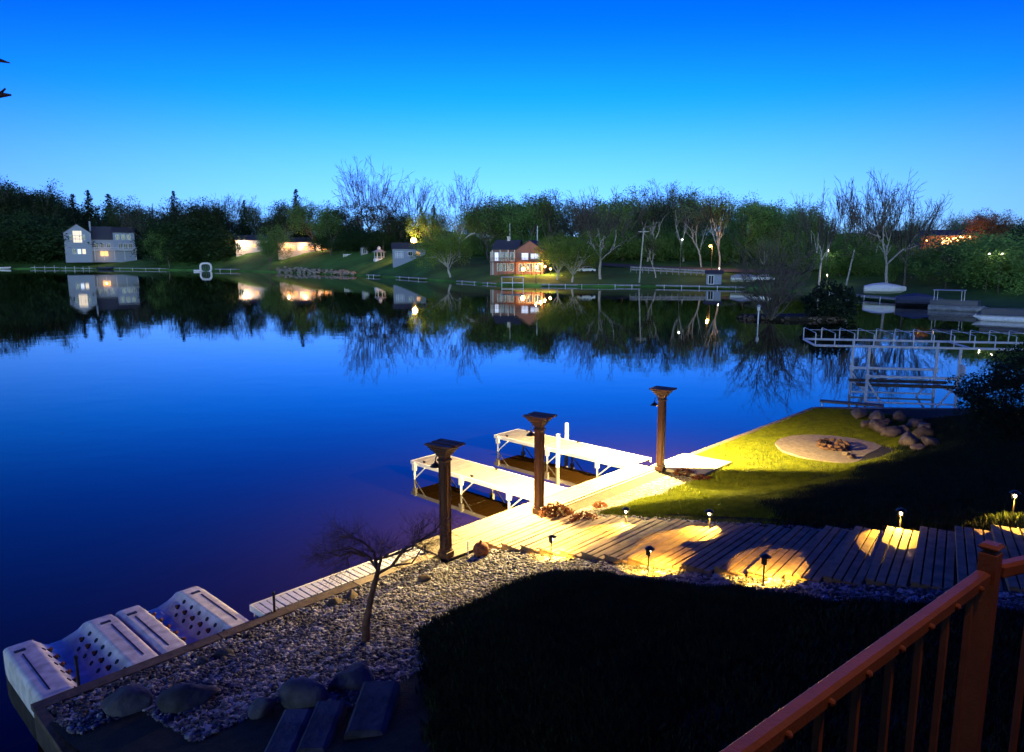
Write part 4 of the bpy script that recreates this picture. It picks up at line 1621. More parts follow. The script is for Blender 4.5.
# pale cottage and long lit house
q = on_bank(254, shore_depth(254) + 34)
q.z = far(254, 250, q.y).z
CT = thing('cottage', 'pale cottage glowing pinkish white, half hidden by a tree on the left bank', 'house', q, facing(q))
sc_ = q.y / 740
house_part(CT, [(-14 * sc_, 16 * sc_, 0, 8, 9.5 * sc_, 14 * sc_, 'x', 'cream', 'dark_roof', -3)])
win(CT, -5, 0.2, 1.6, 2.0, 0, 'glass', door=True)
win(CT, 1.5, 1.0, 1.6, 1.6, 0, 'warm_pane')
lw = MB().lathe([(0.02, 0), (0.25, 0.15), (0.25, 0.35), (0.02, 0.5)], 10, (-3.2, -0.5, 3.0)).build('wall_lamp', MAT['white_bulb'], CT)
lamp(CT, (-3.4, -2.2, 2.8), 330, (1, 0.66, 0.46), 0.3)
q = on_bank(308, shore_depth(308) + 34)
q.z = far(308, 252, q.y).z
LH = thing('long_house', 'long low house with a row of warm lit windows seen through trees', 'house', q, facing(q))
sc_ = q.y / 740
house_part(LH, [(-26 * sc_, 26 * sc_, 0, 9, 9.5 * sc_, 14 * sc_, 'x', 'cream', 'dark_roof', -3)])
for k in range(9):
    win(LH, (-23 + 5.8 * k) * sc_, 0.7, 1.5, 1.9, 0, 'warm_pane' if k % 3 else 'lit_pane')
for x in (-18, -2, 16):
    lamp(LH, (x * sc_, -1.6, 2.8), 130, (1, 0.52, 0.28), 0.3)

# fence, shed, gazebo, garage
q = on_bank(345, shore_depth(345) + 26)
FN = thing('white_fence', 'low white fence left of the white gazebo', 'fence', q, facing(q))
sc_ = q.y / 740
m = MB()
for z in (0.5, 0.95):
    m.box(0, 27 * sc_, -0.03, 0.03, z, z + 0.28)
m.build('rails', MAT['white_paint'], FN)
for k in range(8):
    MB().box(27 * sc_ * k / 7 - 0.08, 27 * sc_ * k / 7 + 0.08, -0.1, 0.1, -1, 1.4).build('post', MAT['white_paint'], FN)
q = on_bank(366, shore_depth(366) + 32)
SH = thing('garden_shed', 'small pale shed behind the white fence', 'shed', q, facing(q))
house_part(SH, [(-1.3, 1.3, 0, 2.4, 2.1, 3.0, 'y', 'white_siding', 'dark_roof', -1)])
win(SH, 0, 0.1, 1.0, 1.7, 0, 'glass', door=True)
q = on_bank(380.5, shore_depth(380.5) + 24)
GZ = thing('gazebo', 'small white gazebo with a cupola on the far lawn', 'gazebo', q, facing(q))
MB().lathe([(2.0, -0.8), (2.0, 0.25)], 8).build('base', MAT['white_paint'], GZ)
for k in range(8):
    a = 2 * pi * (k + 0.5) / 8
    MB().tube([(1.75 * math.cos(a), 1.75 * math.sin(a), 0.2), (1.75 * math.cos(a), 1.75 * math.sin(a), 2.5)], 0.1, 6).build('post', MAT['white_paint'], GZ)
m = MB()
for k in range(8):
    if k == 5:
        continue
    a = 2 * pi * (k + 0.5) / 8
    b_ = 2 * pi * (k + 1.5) / 8
    for z in (0.35, 0.65, 0.95):
        m.tube([(1.75 * math.cos(a), 1.75 * math.sin(a), z), (1.75 * math.cos(b_), 1.75 * math.sin(b_), z)], 0.06, 4)
m.build('rail', MAT['white_paint'], GZ)
rf = MB().lathe([(2.3, 2.45), (2.3, 2.6), (0.7, 3.4), (0.02, 3.42)], 8).build('roof', MAT['canvas'], GZ)
MB().lathe([(0.55, 3.4), (0.55, 3.9), (0.75, 3.9), (0.02, 4.5)], 8).build('cupola', MAT['white_paint'], rf)
q = on_bank(410, shore_depth(410) + 22)
q.z = far(410, 258, q.y).z
GA = thing('garage', 'low white garage under the glowing orange lamp', 'garage', q, facing(q))
sc_ = q.y / 740
house_part(GA, [(-16 * sc_, 16 * sc_, 0, 7, 9.0 * sc_, 14.5 * sc_, 'x', 'white_siding', 'dark_roof', -3)])
win(GA, -3.1, 0.1, 2.4, 1.9, 0, 'white_siding', door=True)
win(GA, 0.4, 0.8, 1.2, 1.2, 0, 'glass')
win(GA, 2.9, 0.8, 1.2, 1.2, 0, 'warm_pane')


def pole_lamp(label, px, py_foot, py_lamp, depth, bulb, power, col, rad=0.25, cat='street lamp', name='street_lamp', arm=0.0):
    rad *= 0.65
    p = far(px, py_foot, depth)
    p.z = min(p.z, far_ground(px, depth) + 0.3) if depth > shore_depth(px) else p.z
    top = far(px, py_lamp, depth).z - p.z
    d = thing(name, label, cat, p, facing(p))
    MB().tube([(arm, 0, -1), (arm, 0, top + 0.1)], [0.1, 0.07], 8).tube([(arm, 0, top + 0.1), (0, 0, top + rad + 0.1)], 0.04, 6).build('pole', MAT['bark'], d)
    MB().lathe([(0.03, rad * 1.0), (rad * 0.6, rad * 0.85), (rad * 0.7, rad * 0.7)], 12, (0, 0, top + rad * 0.2)).build('lamp_cap', MAT['black_metal'], d)
    MB().lathe([(0.02, -rad)] + [(rad * math.sin(pi * k / 8), -rad * math.cos(pi * k / 8)) for k in range(1, 8)] + [(0.02, rad)], 14, (0, 0, top)).build('globe', MAT[bulb], d, smooth=True)
    lamp(d, (0, -rad - 0.2, top - 0.05), power, col, rad * 0.6)
    return d


pole_lamp('glowing orange yard lamp standing over the low white garage', 414, 258, 240.5, shore_depth(414) + 33, 'orange_bulb', 2600, FARLAMP, 1.5, 'yard lamp', 'yard_lamp')

# brick house in the middle
q = on_bank(518, shore_depth(518) + 16)
q.z = far(518, 272, q.y).z
BH = thing('brick_house', 'brick walk-out house with a dark roof and upper deck, lit by lamps', 'house', q, facing(q) - 0.22)
sc_ = q.y / 740
X = lambda px: (px - 518) * sc_
Zp = lambda py: (272 - py) * sc_
house_part(BH, [(X(516), X(543), 0, 9, Zp(250.5), Zp(241.5), 'y', 'brick', 'dark_roof', -2),
                (X(492), X(516) - 0.02, 1.2, 8.2, Zp(250), Zp(241), 'x', 'brick', 'dark_roof', -2)])
win(BH, X(525), Zp(260), 1.6, 1.6, 0, 'cool_pane')
win(BH, X(535), Zp(259), 2.0, 1.2, 0, 'cool_pane')
for px, ln in ((495, 'cool_pane'), (500, 'glass'), (505.5, 'glass'), (511, 'glass')):
    win(BH, X(px), Zp(261), 0.9, 2.0, 1.2, ln)
for px in (522, 530, 538):
    win(BH, X(px), Zp(271), 1.4, 1.8, 0, 'glass', door=True)
for px in (498, 504, 510):
    win(BH, X(px), Zp(271), 1.1, 1.8, 1.2, 'glass', door=True)
m = MB().box(X(490), X(543), -1.6, -0.1, Zp(262.5), Zp(262.5) + 0.2)
m.build('deck_floor', MAT['brown_wood'], BH)
for px in (492, 500, 508, 516, 524, 533, 542):
    MB().box(X(px) - 0.09, X(px) + 0.09, -1.58, -1.4, -1.2, Zp(262.5)).build('deck_post', MAT['brown_wood'], BH)
for px in (493, 501, 509, 515.5):
    MB().box(X(px) - 0.12, X(px) + 0.12, -1.2, -0.98, Zp(262.5) + 0.2, Zp(250.5)).build('porch_column', MAT['cream'], BH)
m = MB().box(X(490), X(543), -1.6, -1.52, Zp(262.5) + 1.05, Zp(262.5) + 1.13)
for k in range(60):
    x = X(490) + (X(543) - X(490)) * k / 59
    m.box(x - 0.02, x + 0.02, -1.58, -1.54, Zp(262.5) + 0.2, Zp(262.5) + 1.05)
m.build('deck_rail', MAT['brown_wood'], BH)
MB().box(X(503), X(506), 4.2, 5.2, Zp(246), Zp(237.5)).box(X(503) - 0.1, X(506) + 0.1, 4.1, 5.3, Zp(237.5), Zp(237)).build('chimney', MAT['cream'], BH)
MB().tube([(X(505.5), 4.6, Zp(238)), (X(505.5), 4.6, Zp(224))], 0.05, 6).build('antenna', MAT['galvanised'], BH)
MB().box(X(487), X(492) - 0.01, 2.5, 7.5, -2, Zp(252)).build('side_wing', MAT['cream'], BH)
fl = MB().lathe([(0.02, -0.5), (0.4, -0.3), (0.5, 0), (0.4, 0.3), (0.02, 0.5)], 14, (X(525), -1.9, Zp(269))).build('flood_lamp', MAT['orange_bulb'], BH)
lamp(BH, (X(525), -2.8, Zp(268.5)), 150, (1, 0.45, 0.1), 0.4)
for k, (px, py) in enumerate(((541, 264), (545, 266.5), (550.5, 269))):
    p = far(px, py, q.y - 1.5 - k)
    gl = thing('string_lamp', ['leftmost orange lamp of the three beside the brick house', 'middle orange lamp of the three beside the brick house', 'rightmost orange lamp of the three, under the yellow-green tree'][k], 'lamp', (p.x, p.y, far_ground(px, p.y)), facing(p))
    hgt = max(0.6, p.z - far_ground(px, p.y))
    MB().tube([(0, 0, -0.5), (0, 0, hgt)], 0.04, 6).build('pole', MAT['black_metal'], gl)
    MB().lathe([(0.02, -0.28), (0.24, -0.15), (0.28, 0), (0.2, 0.2), (0.02, 0.28)], 12, (0, 0, hgt)).build('globe', MAT['orange_bulb'], gl)
    lamp(gl, (0, -0.5, hgt), 150, FARLAMP, 0.2)
pole_lamp('white globe lamp on a post at the dock of the brick house', 536, 284, 267, shore_depth(536) + 1.2, 'white_bulb', 90, (1, .8, .6), 0.28, 'post lamp', 'post_lamp')
# tall pale pole behind the brick house
def plain_pole(name, label, px, py_foot, py_top, depth, r_=0.13, mat='pale_bark', lean=0.0, cross=False):
    p = on_bank(px, depth)
    h = far(px, py_top, depth).z - p.z
    d = thing(name, label, 'pole', p, facing(p))
    MB().tube([(0, 0, -1), (lean * h, 0, h)], [r_, r_ * 0.7], 8).build('pole', MAT[mat], d)
    if cross:
        MB().box(-1.2 + lean * h, 1.2 + lean * h, -0.06, 0.06, h - 0.9, h - 0.75).build('crossarm', MAT[mat], d)
    return d


plain_pole('flag_pole', 'pale pole rising just behind the brick house gable', 537, 262, 226, shore_depth(537) + 30, 0.16, 'white_paint')
plain_pole('utility_pole', 'tall pale utility pole with a crossarm beside the guard rail', 638.5, 278, 228, shore_depth(638) + 5, 0.2, 'pale_bark', 0.06, True)
plain_pole('leaning_pole', 'thick pale pole leaning at the water on the right bank', 843, 293, 250, shore_depth(843) + 3, 0.17, 'pale_bark', 0.17)

# boat hoist and dock in front of the brick house
def far_dock(label, px0, px1, off, z=0.55, wide=1.5, posts=3, name='dock', mat='weathered'):
    a = at(px0, 300, 0)
    b_ = at(px1, 300, 0)
    a = Vector((a.x / a.y, 1, 0)) * (shore_depth(px0) - off)
    b_ = Vector((b_.x / b_.y, 1, 0)) * (shore_depth(px1) - off)
    L = (b_ - a).length
    d = thing(name, label, 'dock', a, math.atan2(b_.y - a.y, b_.x - a.x), 'docks along the far bank')
    MB().box(0, L, -wide / 2, wide / 2, z - 0.3, z).build('decking', MAT[mat], d)
    for k in range(posts):
        x = L * (k + 0.5) / posts
        MB().tube([(x, -wide / 2 - 0.06, -2), (x, -wide / 2 - 0.06, z + (0.7 if px1 < 100 else 0.06))], 0.07, 6).build('leg', MAT['galvanised'], d)
    return d


far_dock('long pale dock at the left end of the far bank', 35, 64, 2, 0.9, 2.0, 3)
far_dock('short pale dock just left of the large white house', 66, 84, 5, 0.8, 2.0, 2)
far_dock('pale dock in front of the large white house', 85, 97, 7, 0.7, 2.0, 2)
far_dock('low pale dock right of the large white house', 118, 170, 1, 0.8, 1.6, 4)
far_dock('short pale dock right of the hoop-shaped raft', 219, 240, 3, 1.0, 2.2, 2)
far_dock('thin dark dock left of the willow-green tree', 398, 426, 2.0, 0.6, 1.2, 3)
far_dock('small dock at the right end of the white riprap', 369, 379, 3, 0.7, 1.4, 2)
far_dock('pale low retaining dock right of the brick house', 541, 640, 0.4, 0.55, 1.0, 6)
far_dock('thin pale dock under the guard rail road', 656, 745, 0.5, 0.6, 1.0, 5)
far_dock('pale dock left of the boat hoist', 458, 496, 0.3, 0.5, 0.9, 3)
far_dock('dark dock at the foot of the thin bare tree', 818, 838, 0.5, 0.6, 1.4, 2)
far_dock('long grey dock below the covered boat', 846, 930, 1.5, 0.6, 1.6, 5)
far_dock('grey dock beside the docked pontoon boat', 932, 968, 2.0, 0.6, 1.6, 3)

HT = at(512, 300, 0)
p = Vector((HT.x / HT.y, 1, 0)) * (shore_depth(512) - 1.5)
p.x = at(501, 300, 0).x / at(501, 300, 0).y * p.y
bh = thing('boat_hoist', 'white boat hoist frame at the shore in front of the brick house', 'boat lift', p, facing(p))
sc_ = p.y / 740
Lx = 23 * sc_
MB().box(0, Lx, -1.2, 1.2, 8.3 * sc_, 9.2 * sc_).build('canopy', MAT['canvas'], bh)
for x in (0.2, Lx / 2, Lx - 0.2):
    for y in (-1.1, 1.1):
        MB().tube([(x, y, -2), (x, y, 8.3 * sc_)], 0.07, 6).build('post', MAT['galvanised'], bh)
for y in (-1.0, 1.0):
    MB().tube([(0.2, y, 0.7), (Lx - 0.2, y, 0.7)], 0.07, 6).build('cradle', MAT['galvanised'], bh)


def boat(label, p, rz, L=6.0, hull='white_paint', cover=None, name='motor_boat', windshield=True):
    d = thing(name, label, 'boat', p, rz)
    secs = []
    for t, w, zb, zt in ((0, .82, .02, .85), (.3, 1, 0, .85), (.6, .95, .02, .92), (.85, .6, .18, 1.02), (1.0, .04, .6, 1.1)):
        x = L * (t - 0.5)
        b2 = 1.15 * w
        secs.append([(x, -b2, zt), (x, -b2 * 0.9, zb + 0.3), (x, 0, zb - 0.15), (x, b2 * 0.9, zb + 0.3), (x, b2, zt)])
    vs = [p_ for s_ in secs for p_ in s_]
    fs = []
    for i in range(4):
        for k in range(4):
            fs.append((i * 5 + k, i * 5 + k + 1, i * 5 + 6 + k, i * 5 + 5 + k))
        fs.append((i * 5 + 4, i * 5, i * 5 + 5, i * 5 + 9))
    fs.append((0, 4, 3, 2, 1))
    MB().add(vs, fs).build('hull', MAT[hull], d)
    if cover:
        cs = []
        for t, w, zt in ((0.0, .8, 1.2), (.2, 1.0, 1.55), (.45, 1.02, 1.75), (.7, .85, 1.5), (.97, .1, 1.15)):
            x = L * (t - 0.5)
            cs.append([(x, -1.18 * w, 0.75), (x, -0.9 * w, (zt + .85) / 2 + 0.1), (x, 0, zt), (x, 0.9 * w, (zt + .85) / 2 + 0.1), (x, 1.18 * w, 0.75)])
        vs = [p_ for s_ in cs for p_ in s_]
        fs = [(i * 5 + k, i * 5 + k + 1, i * 5 + 6 + k, i * 5 + 5 + k) for i in range(4) for k in range(4)] + [(0, 4, 3, 2, 1)]
        MB().add(vs, fs).build('cover', MAT[cover], d)
    elif windshield:
        MB().add([(0.4, -0.9, 0.92), (0.4, 0.9, 0.92), (0.1, 0.8, 1.4), (0.1, -0.8, 1.4), (0.45, -0.9, 0.92), (0.45, 0.9, 0.92), (0.15, 0.8, 1.4), (0.15, -0.8, 1.4)], [(0, 1, 2, 3), (7, 6, 5, 4), (3, 2, 6, 7), (0, 3, 7, 4), (1, 5, 6, 2)]).build('windshield', MAT['glass'], d)
        MB().box(-L / 2 - 0.35, -L / 2, -0.25, 0.25, 0.2, 1.2, bev=0.08).build('outboard_motor', MAT['dark'], d)
    return d


def onwater(px, off, z=0.0):
    b_ = at(px, 300, 0)
    return Vector((b_.x / b_.y, 1, 0)) * (shore_depth(px) - off) + Vector((0, 0, z))


boat('small white boat moored at the left edge of the photo', onwater(6, 2), 0.2, 7)
boat('dim boat moored in front of the large white house', onwater(109, 3, 0.2), 0.3, 6.5, 'boat_blue')
p = on_bank(884, shore_depth(884) + 4)
boat('boat under a white cover beneath the giant bare tree', p + Vector((0, 0, 0.2)), facing(p) + 0.1, 6.4, 'white_paint', 'white_paint', 'covered_boat')

# hoop-shaped raft
p = onwater(208, 8)
sc_ = p.y / 740
rf = thing('inflatable_raft', 'white inflatable raft with an upright hoop floating off the left bank', 'raft', p, facing(p))
k_ = 5.2 * sc_
pts = [(k_ * 0.95 * (abs(math.cos(a)) ** 0.7) * (1 if math.cos(a) > 0 else -1), 0, 3.5 * sc_ + 4.4 * sc_ * (abs(math.sin(a)) ** 0.7) * (1 if math.sin(a) > 0 else -1)) for a in [2 * pi * i / 28 for i in range(29)]]
MB().tube(pts, 0.42, 8, cap=False).build('hoop', MAT['white_paint'], rf, smooth=True)
MB().box(-k_ * 2.2, -k_ * 0.8, -1.0, 1.0, -0.1, 0.7, bev=0.2).build('float', MAT['white_paint'], rf)
for kx in (-0.45, 0, 0.45):
    MB().tube([(kx * k_, 0.0, -0.3), (kx * k_, 0, 6.6 * sc_)], 0.16, 6).build('netting_post', MAT['boat_blue'], rf)


# guard rail and road
pts = [on_bank(px, shore_depth(px) + d_) for px, d_ in ((630, 20), (660, 18), (690, 16), (720, 14))]
m = MB()
for a, b_ in zip(pts, pts[1:]):
    e = (b_ - a).normalized()
    n_ = Vector((e.y, -e.x, 0)) * 0.05
    for zz in (0.55, 1.1):
        m.add([a + n_ + Vector((0, 0, zz)), b_ + n_ + Vector((0, 0, zz)), b_ + n_ + Vector((0, 0, zz + .38)), a + n_ + Vector((0, 0, zz + .38)), a - n_ + Vector((0, 0, zz)), b_ - n_ + Vector((0, 0, zz)), b_ - n_ + Vector((0, 0, zz + .38)), a - n_ + Vector((0, 0, zz + .38))],
              [(0, 1, 2, 3), (7, 6, 5, 4), (3, 2, 6, 7), (0, 4, 5, 1), (0, 3, 7, 4), (1, 5, 6, 2)])
gr = thing('guard_rail', 'long pale guard rail along the road right of the utility pole', 'guard rail')
m.build('rail_beam', MAT['weathered'], gr)
for k in range(16):
    f = k / 15 * 3
    i = min(2, int(f))
    c = pts[i].lerp(pts[i + 1], f - i)
    MB().box(c.x - 0.08, c.x + 0.08, c.y + 0.08, c.y + 0.24, c.z - 0.8, c.z + 1.5).build('post', MAT['weathered'], gr)
rd_pts = [(px, d0) for px, d0 in ((600, 30), (640, 26), (680, 23), (720, 21), (760, 20), (800, 22))]
vs, fs = [], []
for px, d0 in rd_pts:
    for dd in (0, 5.5):
        c = on_bank(px, shore_depth(px) + d0 + dd)
        vs.append((c.x, c.y, c.z + 0.22))
for i in range(len(rd_pts) - 1):
    fs.append((2 * i, 2 * i + 2, 2 * i + 3, 2 * i + 1))
MB().add(vs, fs).build('road', MAT['asphalt'])['kind'] = 'structure'


def car(label, p, rz, paint):
    d = thing('parked_car', label, 'car', p, rz)
    prof = [(-2.2, 0.35), (-2.25, 0.75), (-1.9, 0.95), (-1.2, 1.0), (-0.7, 1.45), (0.9, 1.47), (1.6, 0.98), (2.2, 0.85), (2.25, 0.4)]
    n = len(prof)
    vs = [(x, -0.88 + (0.12 if z > 1.2 else 0), z) for x, z in prof] + [(x, 0.88 - (0.12 if z > 1.2 else 0), z) for x, z in prof]
    fs = [tuple(range(n)), tuple(range(2 * n - 1, n - 1, -1))] + [(i, n + i, n + (i + 1) % n, (i + 1) % n) for i in range(n)]
    MB().add(vs, fs).build('body', MAT[paint], d)
    for y in (-0.86, 0.86):
        MB().box(-0.75, 1.2, y - 0.02, y + 0.02, 1.02, 1.36).build('window', MAT['glass'], d)
    for x in (-1.35, 1.4):
        for y in (-0.8, 0.8):
            MB().tube([(x, y - 0.1, 0.33), (x, y + 0.1, 0.33)], 0.33, 14).build('wheel', MAT['dark'], d)
    return d


for px, dd, lab, pt in ((586, 18, 'pale parked car between the white-limbed tree and the brick house', 'car_paint'), (578, 22, 'dark parked car left of the white-limbed tree', 'car_dark')):
    c = on_bank(px, shore_depth(px) + dd)
    car(lab, c + Vector((0, 0, 0.25)), facing(c) + 0.1, pt)
# small shed and trailer behind the island bush
c = on_bank(713, shore_depth(713) + 4)
bs = thing('boathouse', 'small pale hut with a dark door beside the road end', 'hut', c, facing(c))
house_part(bs, [(-1.6, 1.6, 0, 3, 2.3, 2.9, 'x', 'white_siding', 'dark_roof', -1)])
win(bs, -0.6, 0.1, 1.0, 1.8, 0, 'dark', door=True)
c = on_bank(744, shore_depth(744) + 7)
boat('pale boat on the bank behind the island bush', c + Vector((0, 0, 0.3)), facing(c), 6, 'white_paint', 'canvas', 'covered_boat')
c = on_bank(762, shore_depth(762) + 8)
car('pale car parked behind the island bush', c + Vector((0, 0, 0.2)), facing(c) + 0.2, 'car_paint')

# lamps on the right
pole_lamp('orange street lamp in front of the forked tree', 709, 274, 246, shore_depth(709) + 22, 'orange_bulb', 260, FARLAMP, 0.42, arm=0.5)
pole_lamp('dim white street light over the guard rail road', 681, 279, 239.5, shore_depth(681) + 6, 'white_bulb', 25, (0.8, .9, 1), 0.2, arm=-0.3)
pole_lamp('white yard lamp left of the leaning pole', 826, 282, 250.5, shore_depth(826) + 18, 'white_bulb', 18, (1, .95, .9), 0.3, 'yard lamp', 'yard_lamp')
pole_lamp('small amber lamp low beside the thin bare tree', 826.5, 285, 275, shore_depth(826) + 8, 'white_bulb', 20, (1, .8, .5), 0.16, 'yard lamp', 'yard_lamp')
pole_lamp('left one of the two white yard lamps on the dark right bank', 985.5, 290, 254, shore_depth(985) + 14, 'white_bulb', 7, (1, .9, .8), 0.22, 'yard lamp', 'yard_lamp')
pole_lamp('right one of the two white yard lamps on the dark right bank', 998, 290, 254, shore_depth(998) + 14, 'white_bulb', 7, (1, .9, .8), 0.22, 'yard lamp', 'yard_lamp')
pole_lamp('tiny lamp at the foot of the forked pale tree', 719, 278, 268.5, shore_depth(719) + 8, 'white_bulb', 15, (1, .9, .8), 0.16, 'yard lamp', 'yard_lamp')

# lit hillside house on the right
dd = shore_depth(948) + 58
q = far(948, 250, dd)
HH = thing('hillside_house', 'dark hillside house outlined by a string of orange lights on the right', 'house', q, facing(q))
sc_ = dd / 740
house_part(HH, [(-24 * sc_, 25 * sc_, 0, 8, 14 * sc_, 19 * sc_, 'x', 'brown_wood', 'dark_roof', -6)])
rg = random.Random(21)
for k in range(17):
    x = (-8 + 31 * k / 16) * sc_ if k else -19 * sc_
    z = (10.5 + rg.uniform(-2, 2.2)) * sc_
    MB().lathe([(0.02, -0.16), (0.15, -0.08), (0.17, 0.03), (0.02, 0.16)], 8, (x, -0.9 - rg.uniform(0, .5), z)).build('eave_lamp', MAT['orange_bulb'], HH)
lamp(HH, (-6 * sc_, -2.2, 9 * sc_), 120, (1, .4, .12), 0.3)
lamp(HH, (14 * sc_, -2.2, 9 * sc_), 160, (1, .4, .12), 0.3)
win(HH, -3 * sc_, 3.2 * sc_, 1.2, 1.4, 0, 'lit_pane')

# riprap on the left middle bank
rp = random.Random(77)
V_, F_, off_ = [], [], 0
base = rock_mesh(500, 1, 1, 1, 2)
bv = np.array([v.co[:] for v in base.vertices])
bf = np.array([p_.vertices[:] for p_ in base.polygons])


def riprap(name, label, spots):
    Vs, Fs, off = [], [], 0
    for (c, r_) in spots:
        a = rp.uniform(0, 6.28)
        ca, sa = math.cos(a), math.sin(a)
        v = bv * np.array([r_ * rp.uniform(.8, 1.4), r_ * rp.uniform(.8, 1.2), r_ * rp.uniform(.6, .9)])
        v = np.stack([v[:, 0] * ca - v[:, 1] * sa, v[:, 0] * sa + v[:, 1] * ca, v[:, 2]], 1) + np.array(c)
        Vs.append(v)
        Fs.append(bf + off)
        off += len(v)
    return tag(raw_mesh(name, np.vstack(Vs), np.vstack(Fs), MAT['boulder' if name != 'pale_riprap' else 'concrete'], smooth=True), label, 'riprap', kind='stuff')


sp = []
for k in range(170):
    px = 278 + 78 * rp.random()
    h_ = 1 - abs((px - 300) / 60) ** 2 * 0.5
    d_ = rp.uniform(-3, 6)
    c = on_bank(px, shore_depth(px) + d_)
    sp.append(((c.x, c.y, max(0.2, 0.2 + rp.random() * 2.0 * h_ * (0.4 + 0.6 * (d_ + 3) / 9))), rp.uniform(0.45, 0.9)))
riprap('pale_riprap', 'heap of pale riprap stones at the water below the far lawn', sp)

# little rocky island with its bare bush, lamp and evergreen
isl = []
n_ = 40
ic = at(798, 320, 0)
vs = [(ic.x, ic.y + 1.5, 0.55)]
for k in range(n_):
    a = 2 * pi * k / n_
    r_ = 1 + 0.12 * math.sin(3 * a) + 0.06 * math.sin(7 * a)
    vs.append((ic.x + 6.3 * r_ * math.cos(a), ic.y + 1.5 + 2.6 * r_ * math.sin(a), -0.4))
    vs.append((ic.x + 5.6 * r_ * math.cos(a), ic.y + 1.5 + 2.1 * r_ * math.sin(a), 0.45))
fs = []
for k in range(n_):
    j = (k + 1) % n_
    fs.append((1 + 2 * k, 1 + 2 * j, 2 + 2 * j, 2 + 2 * k))
    fs.append((0, 2 + 2 * k, 2 + 2 * j))
MB().add(vs, fs).build('island_ground', MAT['soil'])['kind'] = 'structure'
sp = []
for k in range(150):
    a = 2 * pi * rp.random()
    r_ = rp.uniform(0.86, 1.0)
    sp.append(((ic.x + 6.2 * r_ * math.cos(a), ic.y + 1.5 + 2.5 * r_ * math.sin(a), rp.uniform(0.0, 0.42)), rp.uniform(0.14, 0.3)))
riprap('island_riprap', 'ring of small stones around the little island', sp)


def near_tree(label, p, H, kind, leaf, wide=1.0, i=0, name=None, bark='bark', cat='tree', rz=0.0):
    P = PROTO[kind][i % len(PROTO[kind])]
    tm, cm = tree_meshes(kind, i % len(PROTO[kind]), leaf, bark)
    t = thing(name or 'leafy_tree', label, cat, p, rz)
    k = H / P.H
    t.scale = (k * wide, k * wide, k)
    for me, n in ((tm, 'trunk'), (cm, 'crown')):
        o = bpy.data.objects.new(n, me)
        COL.objects.link(o)
        o.parent = t
    return t


p = at(771, 319, 0.3)
ib = thing('bare_bush', 'bare sprawling bush on the little rocky island', 'bush', p)
rb = random.Random(12)
IB = MB()
Hb = far(771, 229, p.y).z - 0.3


def spray(a, d, L, r_, lev):
    pts_ = [a]
    for i in range(3):
        d = (d + Vector((rb.gauss(0, 0.14), rb.gauss(0, 0.14), rb.gauss(0.02, 0.1)))).normalized()
        pts_.append(pts_[-1] + d * L / 3)
    IB.tube(pts_, [r_, r_ * 0.8, r_ * 0.6, r_ * 0.4], 4, cap=False)
    if lev:
        for _ in range(5 if lev > 1 else 4):
            q_ = pts_[rb.randrange(1, 4)]
            spray(q_, (d + Vector((rb.gauss(0, 0.55), rb.gauss(0, 0.55), rb.gauss(0.05, 0.4)))).normalized(), L * rb.uniform(0.4, 0.65), r_ * 0.5, lev - 1)


for k in range(22):
    a = 2 * pi * k / 22 + rb.uniform(-.2, .2)
    el = rb.uniform(0.35, 1.45)
    spray(Vector((0, 0, -0.1)), Vector((math.cos(a) * math.cos(el), math.sin(a) * math.cos(el), math.sin(el))), Hb * rb.uniform(0.42, 0.68), 0.085, 3)
IB.build('stems', MAT['bark'], ib)
p = at(829, 317, 0.3)
shrub('black evergreen mass on the right end of the little island', p, 3.3, 1.8, 2.2, 3200, 0.2, MAT['needle'], 31, 'evergreen_bush', 'bush')
p = at(758, 322.5, 0.15)
lt = thing('island_lamp', 'short white lantern post at the left end of the little island', 'lamp', p)
hz_ = far(758, 309, p.y).z - 0.15
MB().tube([(0, 0, -1), (0, 0, hz_ - 0.2)], 0.07, 8).build('post', MAT['galvanised'], lt)
MB().lathe([(0.1, hz_ - 0.2), (0.17, hz_ - 0.1), (0.17, hz_ + 0.2), (0.1, hz_ + 0.25)], 10).build('lantern_glass', MAT['white_paint'], lt)
MB().lathe([(0.28, hz_ + 0.25), (0.26, hz_ + 0.3), (0.02, hz_ + 0.5)], 10).build('lantern_roof', MAT['canvas'], lt)

# docked pontoon boats on the right
def pontoon(label, p, rz, L=7.5, top=True, tube='galvanised'):
    d = thing('pontoon_boat', label, 'boat', p, rz, 'pontoon boats')
    for y in (-1.0, 1.0):
        MB().tube([(-L / 2, y, 0.25), (L / 2 - 0.8, y, 0.25), (L / 2, y, 0.5)], [0.33, 0.33, 0.06], 12).build('pontoon', MAT[tube], d)
    MB().box(-L / 2, L / 2 - 0.3, -1.25, 1.25, 0.58, 0.68).build('deck', MAT['weathered'], d)
    for y in (-1.22, 1.22):
        MB().box(-L / 2 + 0.2, L / 2 - 0.8, y - 0.03, y + 0.03, 0.75, 1.35).build('fence_panel', MAT['boat_blue'], d)
    MB().box(L / 2 - 0.83, L / 2 - 0.77, -1.19, 1.19, 0.75, 1.35).build('fence_panel', MAT['boat_blue'], d)
    MB().box(-L / 2 + 0.5, -L / 2 + 1.9, -1.0, 1.0, 0.69, 1.15, bev=0.1).build('seat', MAT['canvas'], d)
    if top:
        MB().box(-L / 2 + 0.4, L / 2 - 2.5, -1.2, 1.2, 2.62, 2.72, bev=0.04).build('bimini', MAT['canvas'], d)
        for x in (-L / 2 + 0.6, L / 2 - 2.7):
            for y in (-1.15, 1.15):
                MB().tube([(x, y, 0.7), (x, y, 2.62)], 0.03, 6).build('bimini_pole', MAT['galvanised'], d)
    return d


